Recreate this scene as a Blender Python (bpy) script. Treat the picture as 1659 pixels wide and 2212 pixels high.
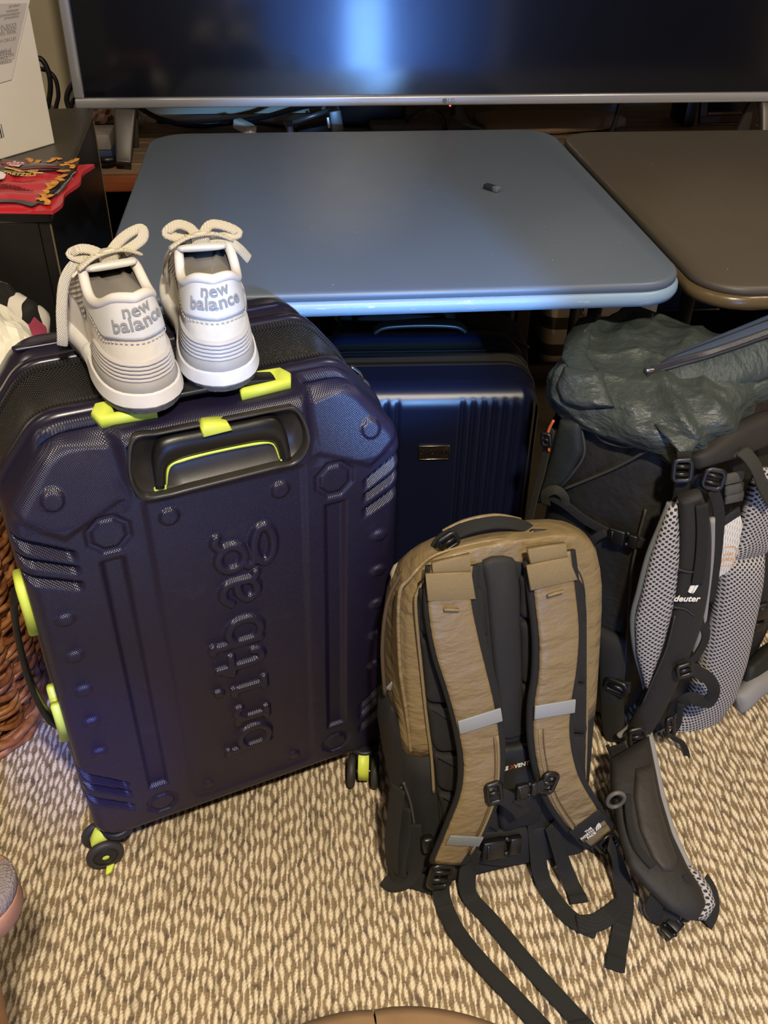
import bpy, bmesh, math, random
import numpy as np
from mathutils import Vector, Matrix

random.seed(7); RNG = np.random.default_rng(7)
scene = bpy.context.scene
for _o in list(bpy.data.objects):
    bpy.data.objects.remove(_o)
COL = scene.collection

# ------------------------------------------------------------------ camera
FPX = 2000.0
YAW, PITCH, ROLL = math.radians(6.451), math.radians(36.456), math.radians(0.980)
CAM = np.array([0.27298, -1.22794, 1.22569])
_f = np.array([math.sin(YAW)*math.cos(PITCH), math.cos(YAW)*math.cos(PITCH), -math.sin(PITCH)])
_r = np.array([math.cos(YAW), -math.sin(YAW), 0.0]); _u = np.cross(_r, _f)
_c, _s = math.cos(ROLL), math.sin(ROLL)
CR, CU, CF = _c*_r+_s*_u, -_s*_r+_c*_u, _f
cam_data = bpy.data.cameras.new('camera')
cam = bpy.data.objects.new('camera', cam_data); COL.objects.link(cam)
cam.matrix_world = Matrix(((CR[0], CU[0], -CF[0], CAM[0]), (CR[1], CU[1], -CF[1], CAM[1]),
                           (CR[2], CU[2], -CF[2], CAM[2]), (0, 0, 0, 1)))
cam_data.sensor_fit = 'HORIZONTAL'; cam_data.sensor_width = 36.0
cam_data.lens = 36.0*FPX/1659.0; cam_data.clip_start = 0.02; cam_data.clip_end = 50
scene.camera = cam

# ------------------------------------------------------------------ light and exposure
scene.view_settings.view_transform = 'Standard'; scene.view_settings.look = 'None'
scene.view_settings.gamma = 1.0; scene.view_settings.use_curve_mapping = False
scene.view_settings.exposure = 0.0
world = bpy.data.worlds.new('world'); scene.world = world; world.use_nodes = True
world.node_tree.nodes['Background'].inputs[0].default_value = (0.9, 0.8, 0.65, 1)
world.node_tree.nodes['Background'].inputs[1].default_value = 0.02
WARM = (1.0, 0.87, 0.68)
def area(name, loc, target, size, power, color, size_y=None, spread=math.pi):
    d = bpy.data.lights.new(name, 'AREA'); d.energy = power; d.color = color; d.size = size; d.spread = spread
    if size_y: d.shape = 'RECTANGLE'; d.size_y = size_y
    o = bpy.data.objects.new(name, d); COL.objects.link(o); o.location = loc
    o.rotation_euler = (Vector(target)-Vector(loc)).to_track_quat('-Z', 'Y').to_euler()
    return o
area('ceiling_can_key', (0.50, -1.75, 2.36), (0.50, -1.75, 0), 0.13, 88, WARM)
area('ceiling_can_left', (-0.95, -0.55, 2.36), (-0.95, -0.55, 0), 0.13, 9, WARM)
area('ceiling_can_right', (1.75, -0.15, 2.36), (1.75, -0.15, 0), 0.13, 16, WARM)
area('daylight_gap', (0.785, -2.72, 0.45), (0.785, 0.95, 0.45), 0.21, 12, (0.20, 0.46, 1.0), size_y=0.75)
for _k, (_w, _p) in enumerate(((0.42, 3.0), (0.75, 3.2), (1.10, 3.2), (1.50, 3.0))):
    area('daylight_sheer', (0.80, -2.732-.003*_k, 0.50), (0.80, 0.95, 0.50), _w, _p, (0.09, 0.25, 1.0), size_y=0.85)
def spot(name, loc, target, power, color, angle, blend=0.25, radius=0.02):
    d = bpy.data.lights.new(name, 'SPOT'); d.energy = power; d.color = color; d.spot_size = math.radians(angle)
    d.spot_blend = blend; d.shadow_soft_size = radius
    o = bpy.data.objects.new(name, d); COL.objects.link(o); o.location = loc
    o.rotation_euler = (Vector(target)-Vector(loc)).to_track_quat('-Z', 'Y').to_euler(); return o
spot('daylight_beam_table', (0.93, -2.70, 1.35), (0.44, -0.02, 0.70), 620, (0.20, 0.47, 1.0), 9.5, 0.35, 0.04)
spot('daylight_beam_case', (0.72, -2.70, 1.90), (-0.03, -0.40, 0.22), 520, (0.08, 0.18, 1.0), 6.5, 0.9, 0.04)
spot('daylight_beam_shoe', (0.80, -2.70, 1.50), (0.205, -0.30, 0.80), 260, (0.20, 0.45, 1.0), 3.6, 0.4, 0.02)

# ------------------------------------------------------------------ pixel rays onto real planes (layout helper)
def ray(x, y): return ((x-829.5)/FPX)*CR + (-(y-1106)/FPX)*CU + CF
def AZ(x, y, z): d = ray(x, y); return CAM+d*((z-CAM[2])/d[2])
def AY(x, y, Y): d = ray(x, y); return CAM+d*((Y-CAM[1])/d[1])
def AX(x, y, X): d = ray(x, y); return CAM+d*((X-CAM[0])/d[0])
def unit(v): v = np.asarray(v, float); return v/(np.linalg.norm(v)+1e-12)
class Fr:
    """a flat working frame: origin, right, up, outward"""
    def __init__(s, O, U, V): s.O = np.array(O, float); s.U = unit(U); V = np.array(V, float); s.V = unit(V-s.U*(V@s.U)); s.N = np.cross(s.U, s.V)
    def pt(s, u, v, n=0.0): return s.O+s.U*u+s.V*v+s.N*n
    def arr(s, A): A = np.asarray(A, float); return s.O+A[..., 0:1]*s.U+A[..., 1:2]*s.V+A[..., 2:3]*s.N
    def px(s, x, y, n=0.0):
        d = ray(x, y); O = s.O+n*s.N; q = CAM+d*(((O-CAM)@s.N)/(d@s.N))-s.O
        return q@s.U, q@s.V
    def P(s, x, y, n=0.0): u, v = s.px(x, y, n); return s.pt(u, v, n)

# ------------------------------------------------------------------ objects
def root(name, label, cat, loc, group=None):
    o = bpy.data.objects.new(name, None); COL.objects.link(o); o.location = tuple(loc); o.empty_display_size = 0.05
    o['label'] = label; o['category'] = cat
    if group: o['group'] = group
    o['_loc'] = [float(x) for x in loc]
    return o
def _loc(p):
    while p is not None:
        if '_loc' in p: return np.array(p['_loc'])
        p = p.parent
    return np.zeros(3)
def make(name, g, mat, parent=None, smooth=True, label=None, cat=None, group=None, kind=None, auto=None):
    """link geometry g (authored in world space) as one mesh object"""
    off = _loc(parent) if parent is not None else np.zeros(3)
    me = bpy.data.meshes.new(name)
    Vv = np.asarray(g.v, float).reshape(-1, 3)-off
    me.from_pydata([tuple(p) for p in Vv] if len(Vv) < 60000 else Vv.tolist(), [], g.f)
    if smooth: me.polygons.foreach_set('use_smooth', [True]*len(me.polygons))
    if g.uv is not None and len(g.uv) == len(Vv):
        ul = me.uv_layers.new(name='UVMap'); idx = np.empty(len(me.loops), np.int32); me.loops.foreach_get('vertex_index', idx)
        ul.data.foreach_set('uv', np.asarray(g.uv, np.float32)[idx].ravel())
    mats = mat if isinstance(mat, (list, tuple)) else [mat]
    for m in mats: me.materials.append(m)
    if g.mi: me.polygons.foreach_set('material_index', g.mi+[0]*(len(me.polygons)-len(g.mi)))
    if smooth and auto is not None: me.set_sharp_from_angle(angle=math.radians(auto))
    me.validate(); me.update()
    o = bpy.data.objects.new(name, me); COL.objects.link(o)
    if parent is not None: o.parent = parent
    if label: o['label'] = label
    if cat: o['category'] = cat
    if group: o['group'] = group
    if kind: o['kind'] = kind
    return o

def catmull(P, k=6, closed=False):
    P = [np.asarray(p, float) for p in P]; n = len(P); out = []
    if n < 3:
        return np.array([P[0]*(1-t)+P[-1]*t for t in np.linspace(0, 1, k+1)])
    rng = range(n) if closed else range(n-1)
    for i in rng:
        if closed: a, b, c, d = P[i-1], P[i], P[(i+1) % n], P[(i+2) % n]
        else: a, b, c, d = P[max(i-1, 0)], P[i], P[i+1], P[min(i+2, n-1)]
        for j in range(k):
            t = j/k
            out.append(0.5*((2*b)+(-a+c)*t+(2*a-5*b+4*c-d)*t*t+(-a+3*b-3*c+d)*t**3))
    if not closed: out.append(P[-1])
    return np.array(out)
def resample(P, m):
    P = np.asarray(P, float); d = np.r_[0, np.cumsum(np.linalg.norm(np.diff(P, axis=0), axis=1))]
    t = np.linspace(0, d[-1], m); return np.stack([np.interp(t, d, P[:, i]) for i in range(P.shape[1])], 1)
def rrect(w, h, r, k=5):
    """rounded rectangle loop, centred"""
    out = []; r = min(r, w/2-1e-6, h/2-1e-6)
    for cx, cy, a0 in ((w/2-r, h/2-r, 0), (-w/2+r, h/2-r, 90), (-w/2+r, -h/2+r, 180), (w/2-r, -h/2+r, 270)):
        for j in range(k+1):
            a = math.radians(a0+90*j/k); out.append((cx+r*math.cos(a), cy+r*math.sin(a)))
    return np.array(out)
def sup(n, e):
    t = np.linspace(0, 2*np.pi, n, endpoint=False); c, s = np.cos(t), np.sin(t)
    return np.stack([np.sign(c)*abs(c)**e, np.sign(s)*abs(s)**e], 1)

class G:
    def __init__(s): s.v = []; s.f = []; s.uv = None; s.mi = []
    def add(s, v, f, uv=None, mi=None):
        o = len(s.v); s.v.extend([tuple(map(float, p)) for p in v])
        s.f.extend([tuple(int(i)+o for i in q) for q in f])
        if uv is not None:
            if s.uv is None: s.uv = [(0, 0)]*o
            s.uv.extend([tuple(map(float, p)) for p in uv])
        elif s.uv is not None: s.uv.extend([(0, 0)]*len(v))
        if mi is not None: s.mi.extend([0]*(len(s.f)-len(f)-len(s.mi))); s.mi.extend([mi]*len(f))
        return s
    def grid(s, P, cu=False, cv=False, uv=None, flip=False):
        P = np.asarray(P, float); m, n = P.shape[:2]; f = []
        for i in range(m if cu else m-1):
            a = (i % m)*n; b = ((i+1) % m)*n
            for j in range(n if cv else n-1):
                j2 = (j+1) % n
                f.append((a+j, a+j2, b+j2, b+j) if not flip else (a+j, b+j, b+j2, a+j2))
        return s.add(P.reshape(-1, 3), f, None if uv is None else np.asarray(uv).reshape(-1, 2))
    def loft(s, rings, cap=True, uv=None, flip=False):
        R = np.array(rings, float); m, n = R.shape[:2]; o = len(s.v); s.grid(R, cv=True, uv=uv, flip=flip)
        if cap:
            a = tuple(range(o, o+n)); b = tuple(range(o+(m-1)*n, o+m*n))
            s.f.append(a[::-1] if not flip else a); s.f.append(b if not flip else b[::-1])
        return s
    def frames(s, P, closed=False, up=None):
        P = np.asarray(P, float); n = len(P)
        T = np.array([unit(P[(i+1) % n]-P[i-1]) if closed else unit(P[min(i+1, n-1)]-P[max(i-1, 0)]) for i in range(n)])
        a = np.array(up if up is not None else ((0, 0, 1) if abs(T[0][2]) < .9 else (1, 0, 0)), float); A = []
        for t in T:
            a = unit(a-t*(a@t)); A.append(a)
        A = np.array(A); return T, A, np.cross(T, A)
    def tube(s, P, r, n=8, closed=False, cap=True, flat=1.0, up=None):
        P = np.asarray(P, float); T, A, B = s.frames(P, closed, up); r = np.broadcast_to(np.asarray(r, float), (len(P),))
        th = np.linspace(0, 2*np.pi, n, endpoint=False)
        R = P[:, None, :]+r[:, None, None]*(np.cos(th)[None, :, None]*A[:, None, :]*flat+np.sin(th)[None, :, None]*B[:, None, :])
        if closed: return s.grid(R, cu=True, cv=True)
        return s.loft(R, cap)
    def strap(s, P, w, th, N, e=0.35, n=12, cap=True, smoothk=6, uvscale=1.0):
        """webbing / padded band: path P, width w, thickness th, face normal N (one or per point)"""
        P = np.asarray(P, float); N = np.asarray(N, float)
        if N.ndim == 1: N = np.repeat(N[None], len(P), 0)
        w = np.broadcast_to(np.asarray(w, float), (len(P),)); th = np.broadcast_to(np.asarray(th, float), (len(P),))
        if smoothk:
            Q = catmull(np.c_[P, N, w, th], smoothk); P, N, w, th = Q[:, :3], Q[:, 3:6], Q[:, 6], Q[:, 7]
        n_ = len(P); T = np.array([unit(P[min(i+1, n_-1)]-P[max(i-1, 0)]) for i in range(n_)])
        S = np.array([unit(np.cross(t, a)) for t, a in zip(T, N)]); M = np.cross(S, T)
        c = sup(n, e)
        R = P[:, None, :]+(w/2)[:, None, None]*c[None, :, 0, None]*S[:, None, :]+(th/2)[:, None, None]*c[None, :, 1, None]*M[:, None, :]
        L = np.r_[0, np.cumsum(np.linalg.norm(np.diff(P, axis=0), axis=1))]
        uv = np.stack([(w/2)[:, None]*c[None, :, 0]*uvscale, np.repeat(L[:, None], n, 1)*uvscale], -1)
        return s.loft(R, cap, uv=uv)
    def box(s, c, size, fr=None, bev=0.0, seg=2):
        bm = bmesh.new(); bmesh.ops.create_cube(bm, size=1.0)
        bmesh.ops.scale(bm, vec=tuple(size), verts=bm.verts)
        if bev > 0: bmesh.ops.bevel(bm, geom=list(bm.edges), offset=bev, segments=seg, affect='EDGES', profile=0.5, clamp_overlap=True)
        bm.verts.index_update(); vs = np.array([v.co[:] for v in bm.verts]); fs = [[v.index for v in q.verts] for q in bm.faces]; bm.free()
        c = np.asarray(c, float)
        if fr is None: W = vs+c
        elif isinstance(fr, Fr): W = fr.arr(vs+c)
        else: W = vs@np.asarray(fr, float)+c      # rows: the three axes
        return s.add(W, fs)
    def cyl(s, c, axis, r, h, n=24, bev=0.0, r2=None):
        c = np.asarray(c, float); ax = unit(axis); a = unit(np.cross(ax, (0, 0, 1) if abs(ax[2]) < .9 else (1, 0, 0))); b = np.cross(ax, a)
        r2 = r if r2 is None else r2; th = np.linspace(0, 2*np.pi, n, endpoint=False); rg = []
        prof = [(r, -h/2), (r2, h/2)] if bev <= 0 else [(r-bev, -h/2), (r-bev*.3, -h/2+bev*.3), (r, -h/2+bev), (r2, h/2-bev), (r2-bev*.3, h/2-bev*.3), (r2-bev, h/2)]
        for rr, z in prof: rg.append(c+ax*z+rr*(np.cos(th)[:, None]*a+np.sin(th)[:, None]*b))
        return s.loft(rg)
    def lathe(s, c, axis, prof, n=32):
        c = np.asarray(c, float); ax = unit(axis); a = unit(np.cross(ax, (0, 0, 1) if abs(ax[2]) < .9 else (1, 0, 0))); b = np.cross(ax, a)
        th = np.linspace(0, 2*np.pi, n, endpoint=False)
        return s.loft([c+ax*z+rr*(np.cos(th)[:, None]*a+np.sin(th)[:, None]*b) for rr, z in prof], cap=True)
    def prism(s, poly, fr, n0, n1, bev=0.0):
        """extruded outline in frame fr, from depth n0 to n1 with a small chamfer at the front (n1)"""
        poly = np.asarray(poly, float); k = len(poly)
        ar = 0.5*np.sum(poly[:, 0]*np.roll(poly[:, 1], -1)-poly[:, 1]*np.roll(poly[:, 0], -1))
        if ar < 0: poly = poly[::-1]
        def ins(d):
            e = np.roll(poly, -1, 0)-poly; nn = np.stack([-e[:, 1], e[:, 0]], 1); nn /= (np.linalg.norm(nn, axis=1)[:, None]+1e-12)
            m = nn+np.roll(nn, 1, 0); m /= np.maximum(np.sum(m*m, 1)[:, None]/2, 0.35); return poly+m*d
        rg = [np.c_[poly, np.full(k, n0)], np.c_[poly, np.full(k, n1-bev)]]
        if bev > 0: rg += [np.c_[ins(bev*.35), np.full(k, n1-bev*.35)], np.c_[ins(bev), np.full(k, n1)]]
        return s.loft([fr.arr(r) for r in rg], cap=True)
    def lens(s, L, R, N, bulge, thick, m=24, n=10, e=0.5, back=0.0):
        """cushion between a left and a right edge polyline; face normal N, swollen by bulge"""
        L = resample(L, m); R = resample(R, m); N = np.asarray(N, float)
        N = np.repeat(N[None], m, 0) if N.ndim == 1 else resample(N, m)
        tt = np.linspace(0, 1, m); env = np.clip(1-np.abs(2*tt-1)**6, 0, 1)**0.5
        q = np.linspace(-1, 1, n); fr = (1-np.abs(q)**2.6)**e
        C = (L+R)/2; H = (R-L)/2
        F = C[:, None]+H[:, None]*q[None, :, None]+N[:, None]*(bulge*env[:, None]*fr[None, :]+thick/2)[..., None]
        B = C[:, None]+H[:, None]*q[None, :, None]-N[:, None]*(back*env[:, None]*fr[None, :]+thick/2)[..., None]
        ring = np.concatenate([F, B[:, ::-1]], 1)
        wd = np.linalg.norm(H, axis=1); Ln = np.r_[0, np.cumsum(np.linalg.norm(np.diff(C, axis=0), axis=1))]
        u1 = wd[:, None]*q[None]; uv = np.stack([np.concatenate([u1, u1[:, ::-1]], 1), np.repeat(Ln[:, None], 2*n, 1)], -1)
        return s.loft(ring, True, uv=uv)

def text_geo(txt, size, fr, u, v, n, depth=0.0004, align='CENTER', shear=0.0, spacing=1.0, rot=0.0, fn=None, sx=1.0, bold=0.0):
    cu = bpy.data.curves.new('t', 'FONT'); cu.body = txt; cu.size = size; cu.align_x = align; cu.align_y = 'CENTER'
    cu.extrude = depth; cu.shear = shear; cu.space_character = spacing; cu.resolution_u = 3; cu.offset = bold
    o = bpy.data.objects.new('t', cu); COL.objects.link(o)
    dg = bpy.context.evaluated_depsgraph_get(); me = bpy.data.meshes.new_from_object(o.evaluated_get(dg))
    P = np.array([p.co[:] for p in me.vertices]).reshape(-1, 3); F = [tuple(q.vertices) for q in me.polygons]
    bpy.data.objects.remove(o); bpy.data.curves.remove(cu); bpy.data.meshes.remove(me)
    g = G()
    if len(P) == 0: return g
    c, s_ = math.cos(rot), math.sin(rot); x = P[:, 0]*sx
    A = np.stack([u+x*c-P[:, 1]*s_, v+x*s_+P[:, 1]*c, n+P[:, 2]], 1)
    g.add(fn(A) if fn else fr.arr(A), F); return g
def merge(*gs):
    o = G()
    for g in gs: o.add(g.v, g.f, g.uv)
    return o

# ------------------------------------------------------------------ materials
def rgb(r, g, b):
    f = lambda c: (c/255/12.92) if c/255 <= .04045 else ((c/255+.055)/1.055)**2.4
    return (f(r), f(g), f(b), 1.0)
class NT:
    def __init__(s, name):
        s.m = bpy.data.materials.new(name); s.m.use_nodes = True; s.t = s.m.node_tree; s.b = s.t.nodes['Principled BSDF']
    def n(s, typ, **k):
        o = s.t.nodes.new(typ)
        for a, b in k.items():
            if a.startswith('i_'): o.inputs[int(a[2:]) if a[2:].isdigit() else a[2:]].default_value = b
            else: setattr(o, a, b)
        return o
    def l(s, a, b): s.t.links.new(a, b)
    def math(s, op, a, b=None, c=None):
        o = s.t.nodes.new('ShaderNodeMath'); o.operation = op
        for i, x in enumerate((a, b, c)):
            if x is None: continue
            if hasattr(x, 'links'): s.l(x, o.inputs[i])
            else: o.inputs[i].default_value = x
        return o.outputs[0]
    def mix(s, fac, a, b):
        o = s.t.nodes.new('ShaderNodeMix'); o.data_type = 'RGBA'
        for sock, x in ((o.inputs[0], fac), (o.inputs[6], a), (o.inputs[7], b)):
            if hasattr(x, 'links'): s.l(x, sock)
            else: sock.default_value = x
        return o.outputs[2]
    def coord(s, uv=False): return s.n('ShaderNodeTexCoord').outputs['UV' if uv else 'Object']
    def noise(s, co, scale, detail=3, rough=.55):
        o = s.n('ShaderNodeTexNoise'); o.inputs['Scale'].default_value = scale; o.inputs['Detail'].default_value = detail
        o.inputs['Roughness'].default_value = rough; s.l(co, o.inputs['Vector']); return o.outputs['Fac']
    def ramp(s, fac, stops):
        o = s.n('ShaderNodeValToRGB'); e = o.color_ramp.elements
        while len(e) < len(stops): e.new(0.5)
        for q, (p, c) in zip(e, stops): q.position = p; q.color = c if len(c) == 4 else (*c, 1)
        s.l(fac, o.inputs[0]); return o.outputs[0]
    def bump(s, h, strength, dist=0.001, prev=None):
        o = s.n('ShaderNodeBump'); o.inputs['Strength'].default_value = strength; o.inputs['Distance'].default_value = dist
        s.l(h, o.inputs['Height'])
        if prev is not None: s.l(prev, o.inputs['Normal'])
        return o.outputs['Normal']
    def dots(s, co, px, py):
        """hexagonal lattice: distance to the nearest cell centre, 0..~.5"""
        sp = s.n('ShaderNodeSeparateXYZ'); s.l(co, sp.inputs[0]); out = []
        for k in (0.0, 0.5):
            a = s.math('SUBTRACT', s.math('FRACT', s.math('ADD', s.math('DIVIDE', sp.outputs[0], px), k)), .5)
            b = s.math('SUBTRACT', s.math('FRACT', s.math('ADD', s.math('DIVIDE', sp.outputs[1], py), k)), .5)
            out.append(s.math('SQRT', s.math('ADD', s.math('MULTIPLY', a, a), s.math('MULTIPLY', b, b))))
        return s.math('MINIMUM', out[0], out[1])
MATS = {}
def mat(name, col, rough=.5, metal=0.0, var=0.0, vscale=30, bump=0.0, bscale=400, bdist=.0006, sheen=0.0, coat=0.0, spec=.5, weave=None, wstr=.5):
    if name in MATS: return MATS[name]
    t = NT(name); b = t.b; b.inputs['Base Color'].default_value = col; b.inputs['Roughness'].default_value = rough
    b.inputs['Metallic'].default_value = metal; b.inputs['Specular IOR Level'].default_value = spec
    if sheen: b.inputs['Sheen Weight'].default_value = sheen; b.inputs['Sheen Roughness'].default_value = .5
    if coat: b.inputs['Coat Weight'].default_value = coat; b.inputs['Coat Roughness'].default_value = .15
    co = t.coord(); nrm = None
    if var:
        f = t.noise(co, vscale, 4)
        lo = tuple(max(0, c*(1-var)) for c in col[:3])+(1,); hi = tuple(min(1, c*(1+var)) for c in col[:3])+(1,)
        t.l(t.ramp(f, [(.3, lo), (.7, hi)]), b.inputs['Base Color'])
    if weave:
        sp = t.n('ShaderNodeSeparateXYZ'); t.l(co, sp.inputs[0]); w = 2*math.pi/weave
        h = t.math('ADD', t.math('MULTIPLY', t.math('SINE', t.math('MULTIPLY', t.math('ADD', sp.outputs[0], sp.outputs[1]), w)), t.math('SINE', t.math('MULTIPLY', sp.outputs[2], w))), 0.0)
        nrm = t.bump(h, wstr, weave*.35)
    if bump: nrm = t.bump(t.noise(co, bscale, 4), bump, bdist, nrm)
    if nrm is not None: t.l(nrm, b.inputs['Normal'])
    MATS[name] = t.m; return t.m
def dotmat(name, col, hole, px, py, r0, r1, rough=.6, bstr=.8, uv=True, spec=.5):
    """knitted spacer mesh or dotted plastic: cells of a second colour or only relief"""
    t = NT(name); d = t.dots(t.coord(uv), px, py); ss = t.n('ShaderNodeMapRange', interpolation_type='SMOOTHSTEP')
    t.l(d, ss.inputs[0]); ss.inputs[1].default_value = r0; ss.inputs[2].default_value = r1
    t.l(t.mix(ss.outputs[0], hole, col), t.b.inputs['Base Color']); t.b.inputs['Roughness'].default_value = rough
    t.b.inputs['Specular IOR Level'].default_value = spec
    t.l(t.bump(ss.outputs[0], bstr, min(px, py)*.3), t.b.inputs['Normal']); MATS[name] = t.m; return t.m

black_plastic = mat('black_plastic', rgb(17, 16, 15), .38, bump=.15, bscale=900)
black_web = mat('black_webbing', rgb(20, 19, 17), .8, weave=.0022, wstr=.55)
black_cloth = mat('black_cloth', rgb(20, 19, 17), .85, var=.2, vscale=40, bump=.35, bscale=700)
lime = mat('lime_plastic', rgb(206, 220, 84), .45)
steel = mat('steel', rgb(150, 148, 145), .3, metal=1.0)
# ================================================================== the room
def struct(name, g, m, **k): return make(name, g, m, kind='structure', label=k.pop('label', None), cat=k.pop('cat', None), **k)

def build_floor():
    s, per = .0086, .030
    xs = np.r_[np.linspace(-2.0, -.46, 8)[:-1], np.arange(-.46, 1.66, .0016), np.linspace(1.66, 3.2, 8)[1:]]
    ys = np.r_[np.linspace(-2.75, -.86, 8)[:-1], np.arange(-.86, .06, .0021), np.linspace(.06, 1.40, 10)[1:]]
    X, Y = np.meshgrid(xs, ys)
    def fbm(x, y, seed):
        r = np.random.default_rng(seed); o = np.zeros_like(x)
        for k in range(5):
            a, p, f = r.uniform(0, 6.28), r.uniform(0, 6.28), r.uniform(.6, 1.6)
            o += np.sin((x*np.cos(a)+y*np.sin(a))*f+p)
        return o/5
    wob = .0032*fbm(X*140, Y*110, 1)
    xr = (X+wob)/s; row = np.floor(xr); fx = (xr-row)-.5                 # one cord per row
    h1 = np.modf(np.abs(np.sin(row*12.9898)*43758.5453))[0]
    ph = 2*np.pi*(Y/per)+h1*9.0+1.9*fbm(X*60+row, Y*45, 2)
    wid = .235+.165*np.sin(ph)+.05*fbm(X*300, Y*300, 3)
    wid = np.clip(wid, .08, .43)
    cx = .09*np.sin(ph*.5+row)
    q = np.abs(fx-cx)/wid
    cord = np.clip(1-q*q, 0, 1)**.5
    twist = .5+.5*np.sin((Y*1.0+np.sign(fx)*X*.9)*2*np.pi/.0032)
    nub = np.clip(1-((np.abs(np.abs(fx-cx)-.5)/.42)**2), 0, 1)**.5
    rib = .5+.5*np.sin(Y*2*np.pi/.0045+h1*6+X*300)
    H = np.maximum(cord*(.0046+.0009*twist), nub*(.0026+.0012*rib))
    dense = (X > -.46) & (X < 1.659) & (Y > -.86) & (Y < .058)
    H = np.where(dense, H, .002)-.0052
    light = np.clip((cord*1.5-.25), 0, 1)*(.50+.50*twist)
    spk = np.modf(np.abs(np.sin(row*78.233+np.floor(ph/6.283)*37.719)*9631.7))[0]
    light = light*(.72+.28*(spk > .12))
    light = np.where(dense, light, .5)
    dark = np.where(dense, .55+.45*rib*nub, .7)*(.75+.4*spk)
    m, n = X.shape
    me = bpy.data.meshes.new('floor')
    V_ = np.stack([X, Y, H], -1).reshape(-1, 3).astype(np.float32)
    i = np.arange((m-1)*n).reshape(m-1, n)[:, :-1].ravel()
    F_ = np.stack([i, i+1, i+n+1, i+n], 1).astype(np.int32)
    me.vertices.add(len(V_)); me.vertices.foreach_set('co', V_.ravel())
    me.loops.add(len(F_)*4); me.loops.foreach_set('vertex_index', F_.ravel())
    me.polygons.add(len(F_)); me.polygons.foreach_set('loop_start', np.arange(0, len(F_)*4, 4, dtype=np.int32))
    me.polygons.foreach_set('use_smooth', np.ones(len(F_), bool)); me.update()
    at = me.color_attributes.new('yarn', 'FLOAT_COLOR', 'POINT')
    at.data.foreach_set('color', np.stack([light.ravel(), dark.ravel(), np.zeros(m*n), np.ones(m*n)], 1).astype(np.float32).ravel())
    t = NT('berber_carpet'); a = t.n('ShaderNodeVertexColor', layer_name='yarn'); sp = t.n('ShaderNodeSeparateColor'); t.l(a.outputs[0], sp.inputs[0])
    co = t.coord(); dk = t.mix(sp.outputs[1], rgb(50, 41, 30), rgb(146, 126, 98))
    dk = t.mix(t.ramp(t.noise(co, 55, 2), [(.52, (0, 0, 0)), (.66, (1, 1, 1))]), dk, rgb(96, 82, 68))
    c = t.mix(sp.outputs[0], dk, rgb(238, 222, 192)); t.l(c, t.b.inputs['Base Color'])
    t.b.inputs['Roughness'].default_value = .95; t.b.inputs['Specular IOR Level'].default_value = .15
    t.l(t.bump(t.noise(co, 1600, 2), .35, .0008), t.b.inputs['Normal'])
    me.materials.append(t.m)
    o = bpy.data.objects.new('floor', me); COL.objects.link(o); o['kind'] = 'structure'
    o['label'] = 'beige and brown looped berber carpet'
build_floor()
wallm = mat('beige_wall', rgb(168, 156, 130), .9, var=.05, vscale=6, bump=.2, bscale=120)
ceilm = mat('ceiling_paint', rgb(190, 182, 168), .9)
def slab(name, lo, hi, m):
    lo, hi = np.array(lo, float), np.array(hi, float); struct(name, G().box((lo+hi)/2, hi-lo), m, smooth=False)
slab('wall_back', (-2.1, 1.40, -.05), (3.3, 1.5, 2.45), wallm)
slab('wall_left', (-2.1, -2.85, -.05), (-2.0, 1.40, 2.45), wallm)
slab('wall_right', (3.2, -2.85, -.05), (3.3, 1.40, 2.45), wallm)
slab('wall_front', (-2.0, -2.85, -.05), (3.2, -2.75, 2.45), mat('dark_curtain_wall', rgb(40, 38, 40), .9))
_w = G()
for _c, _sz in (((.80, -2.746, .035), (1.60, .006, .05)), ((.80, -2.746, .965), (1.60, .006, .05)), ((.025, -2.746, .5), (.05, .006, .98)), ((1.575, -2.746, .5), (.05, .006, .98))): _w.box(_c, _sz)
struct('window_1', _w, mat('window_frame', rgb(200, 198, 190), .6), smooth=False)
slab('ceiling', (-2.1, -2.85, 2.40), (3.3, 1.5, 2.45), ceilm)

# ================================================================== card tables
def card_table(name, label, x0, y0, W, D, topm, rimm, yaw=0.0, dz=0.0):
    z = .70+dz; fr = Fr((x0, y0, 0), (math.cos(yaw), math.sin(yaw), 0), (-math.sin(yaw), math.cos(yaw), 0))
    c = fr.pt(W/2, D/2); r = root(name, label, 'table', (c[0], c[1], 0), 'folding card tables')
    def ring(ins, zz, rad=.075): p = rrect(W-2*ins, D-2*ins, rad-ins*.6, 8)+[W/2, D/2]; return fr.arr(np.c_[p, np.full(len(p), zz)])
    make('table_top', G().loft([ring(.004, z-.014), ring(.0015, z-.012), ring(.001, z-.006), ring(.003, z-.002), ring(.007, z)]), topm, r, auto=50)
    make('table_rim', G().loft([ring(.030, z-.037), ring(.008, z-.0375), ring(.0, z-.035), ring(-.003, z-.027), ring(-.002, z-.018), ring(.003, z-.0138), ring(.03, z-.0138)]), rimm, r)
    for a, b in ((.07, .20), (W-.07, .20), (.07, D-.09), (W-.07, D-.09)):
        g = G(); p = fr.pt(a, b, 0); q = np.array([p[0], p[1], z-.04])
        g.tube(np.array([p+[0, 0, .003], q]), .0125, 10); make('leg', g, mat('leg_paint', rgb(34, 33, 33), .5), r)
        make('foot_cap', G().cyl(p+[0, 0, .012], (0, 0, 1), .016, .024, 14, .003), black_plastic, r)
    return r
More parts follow.
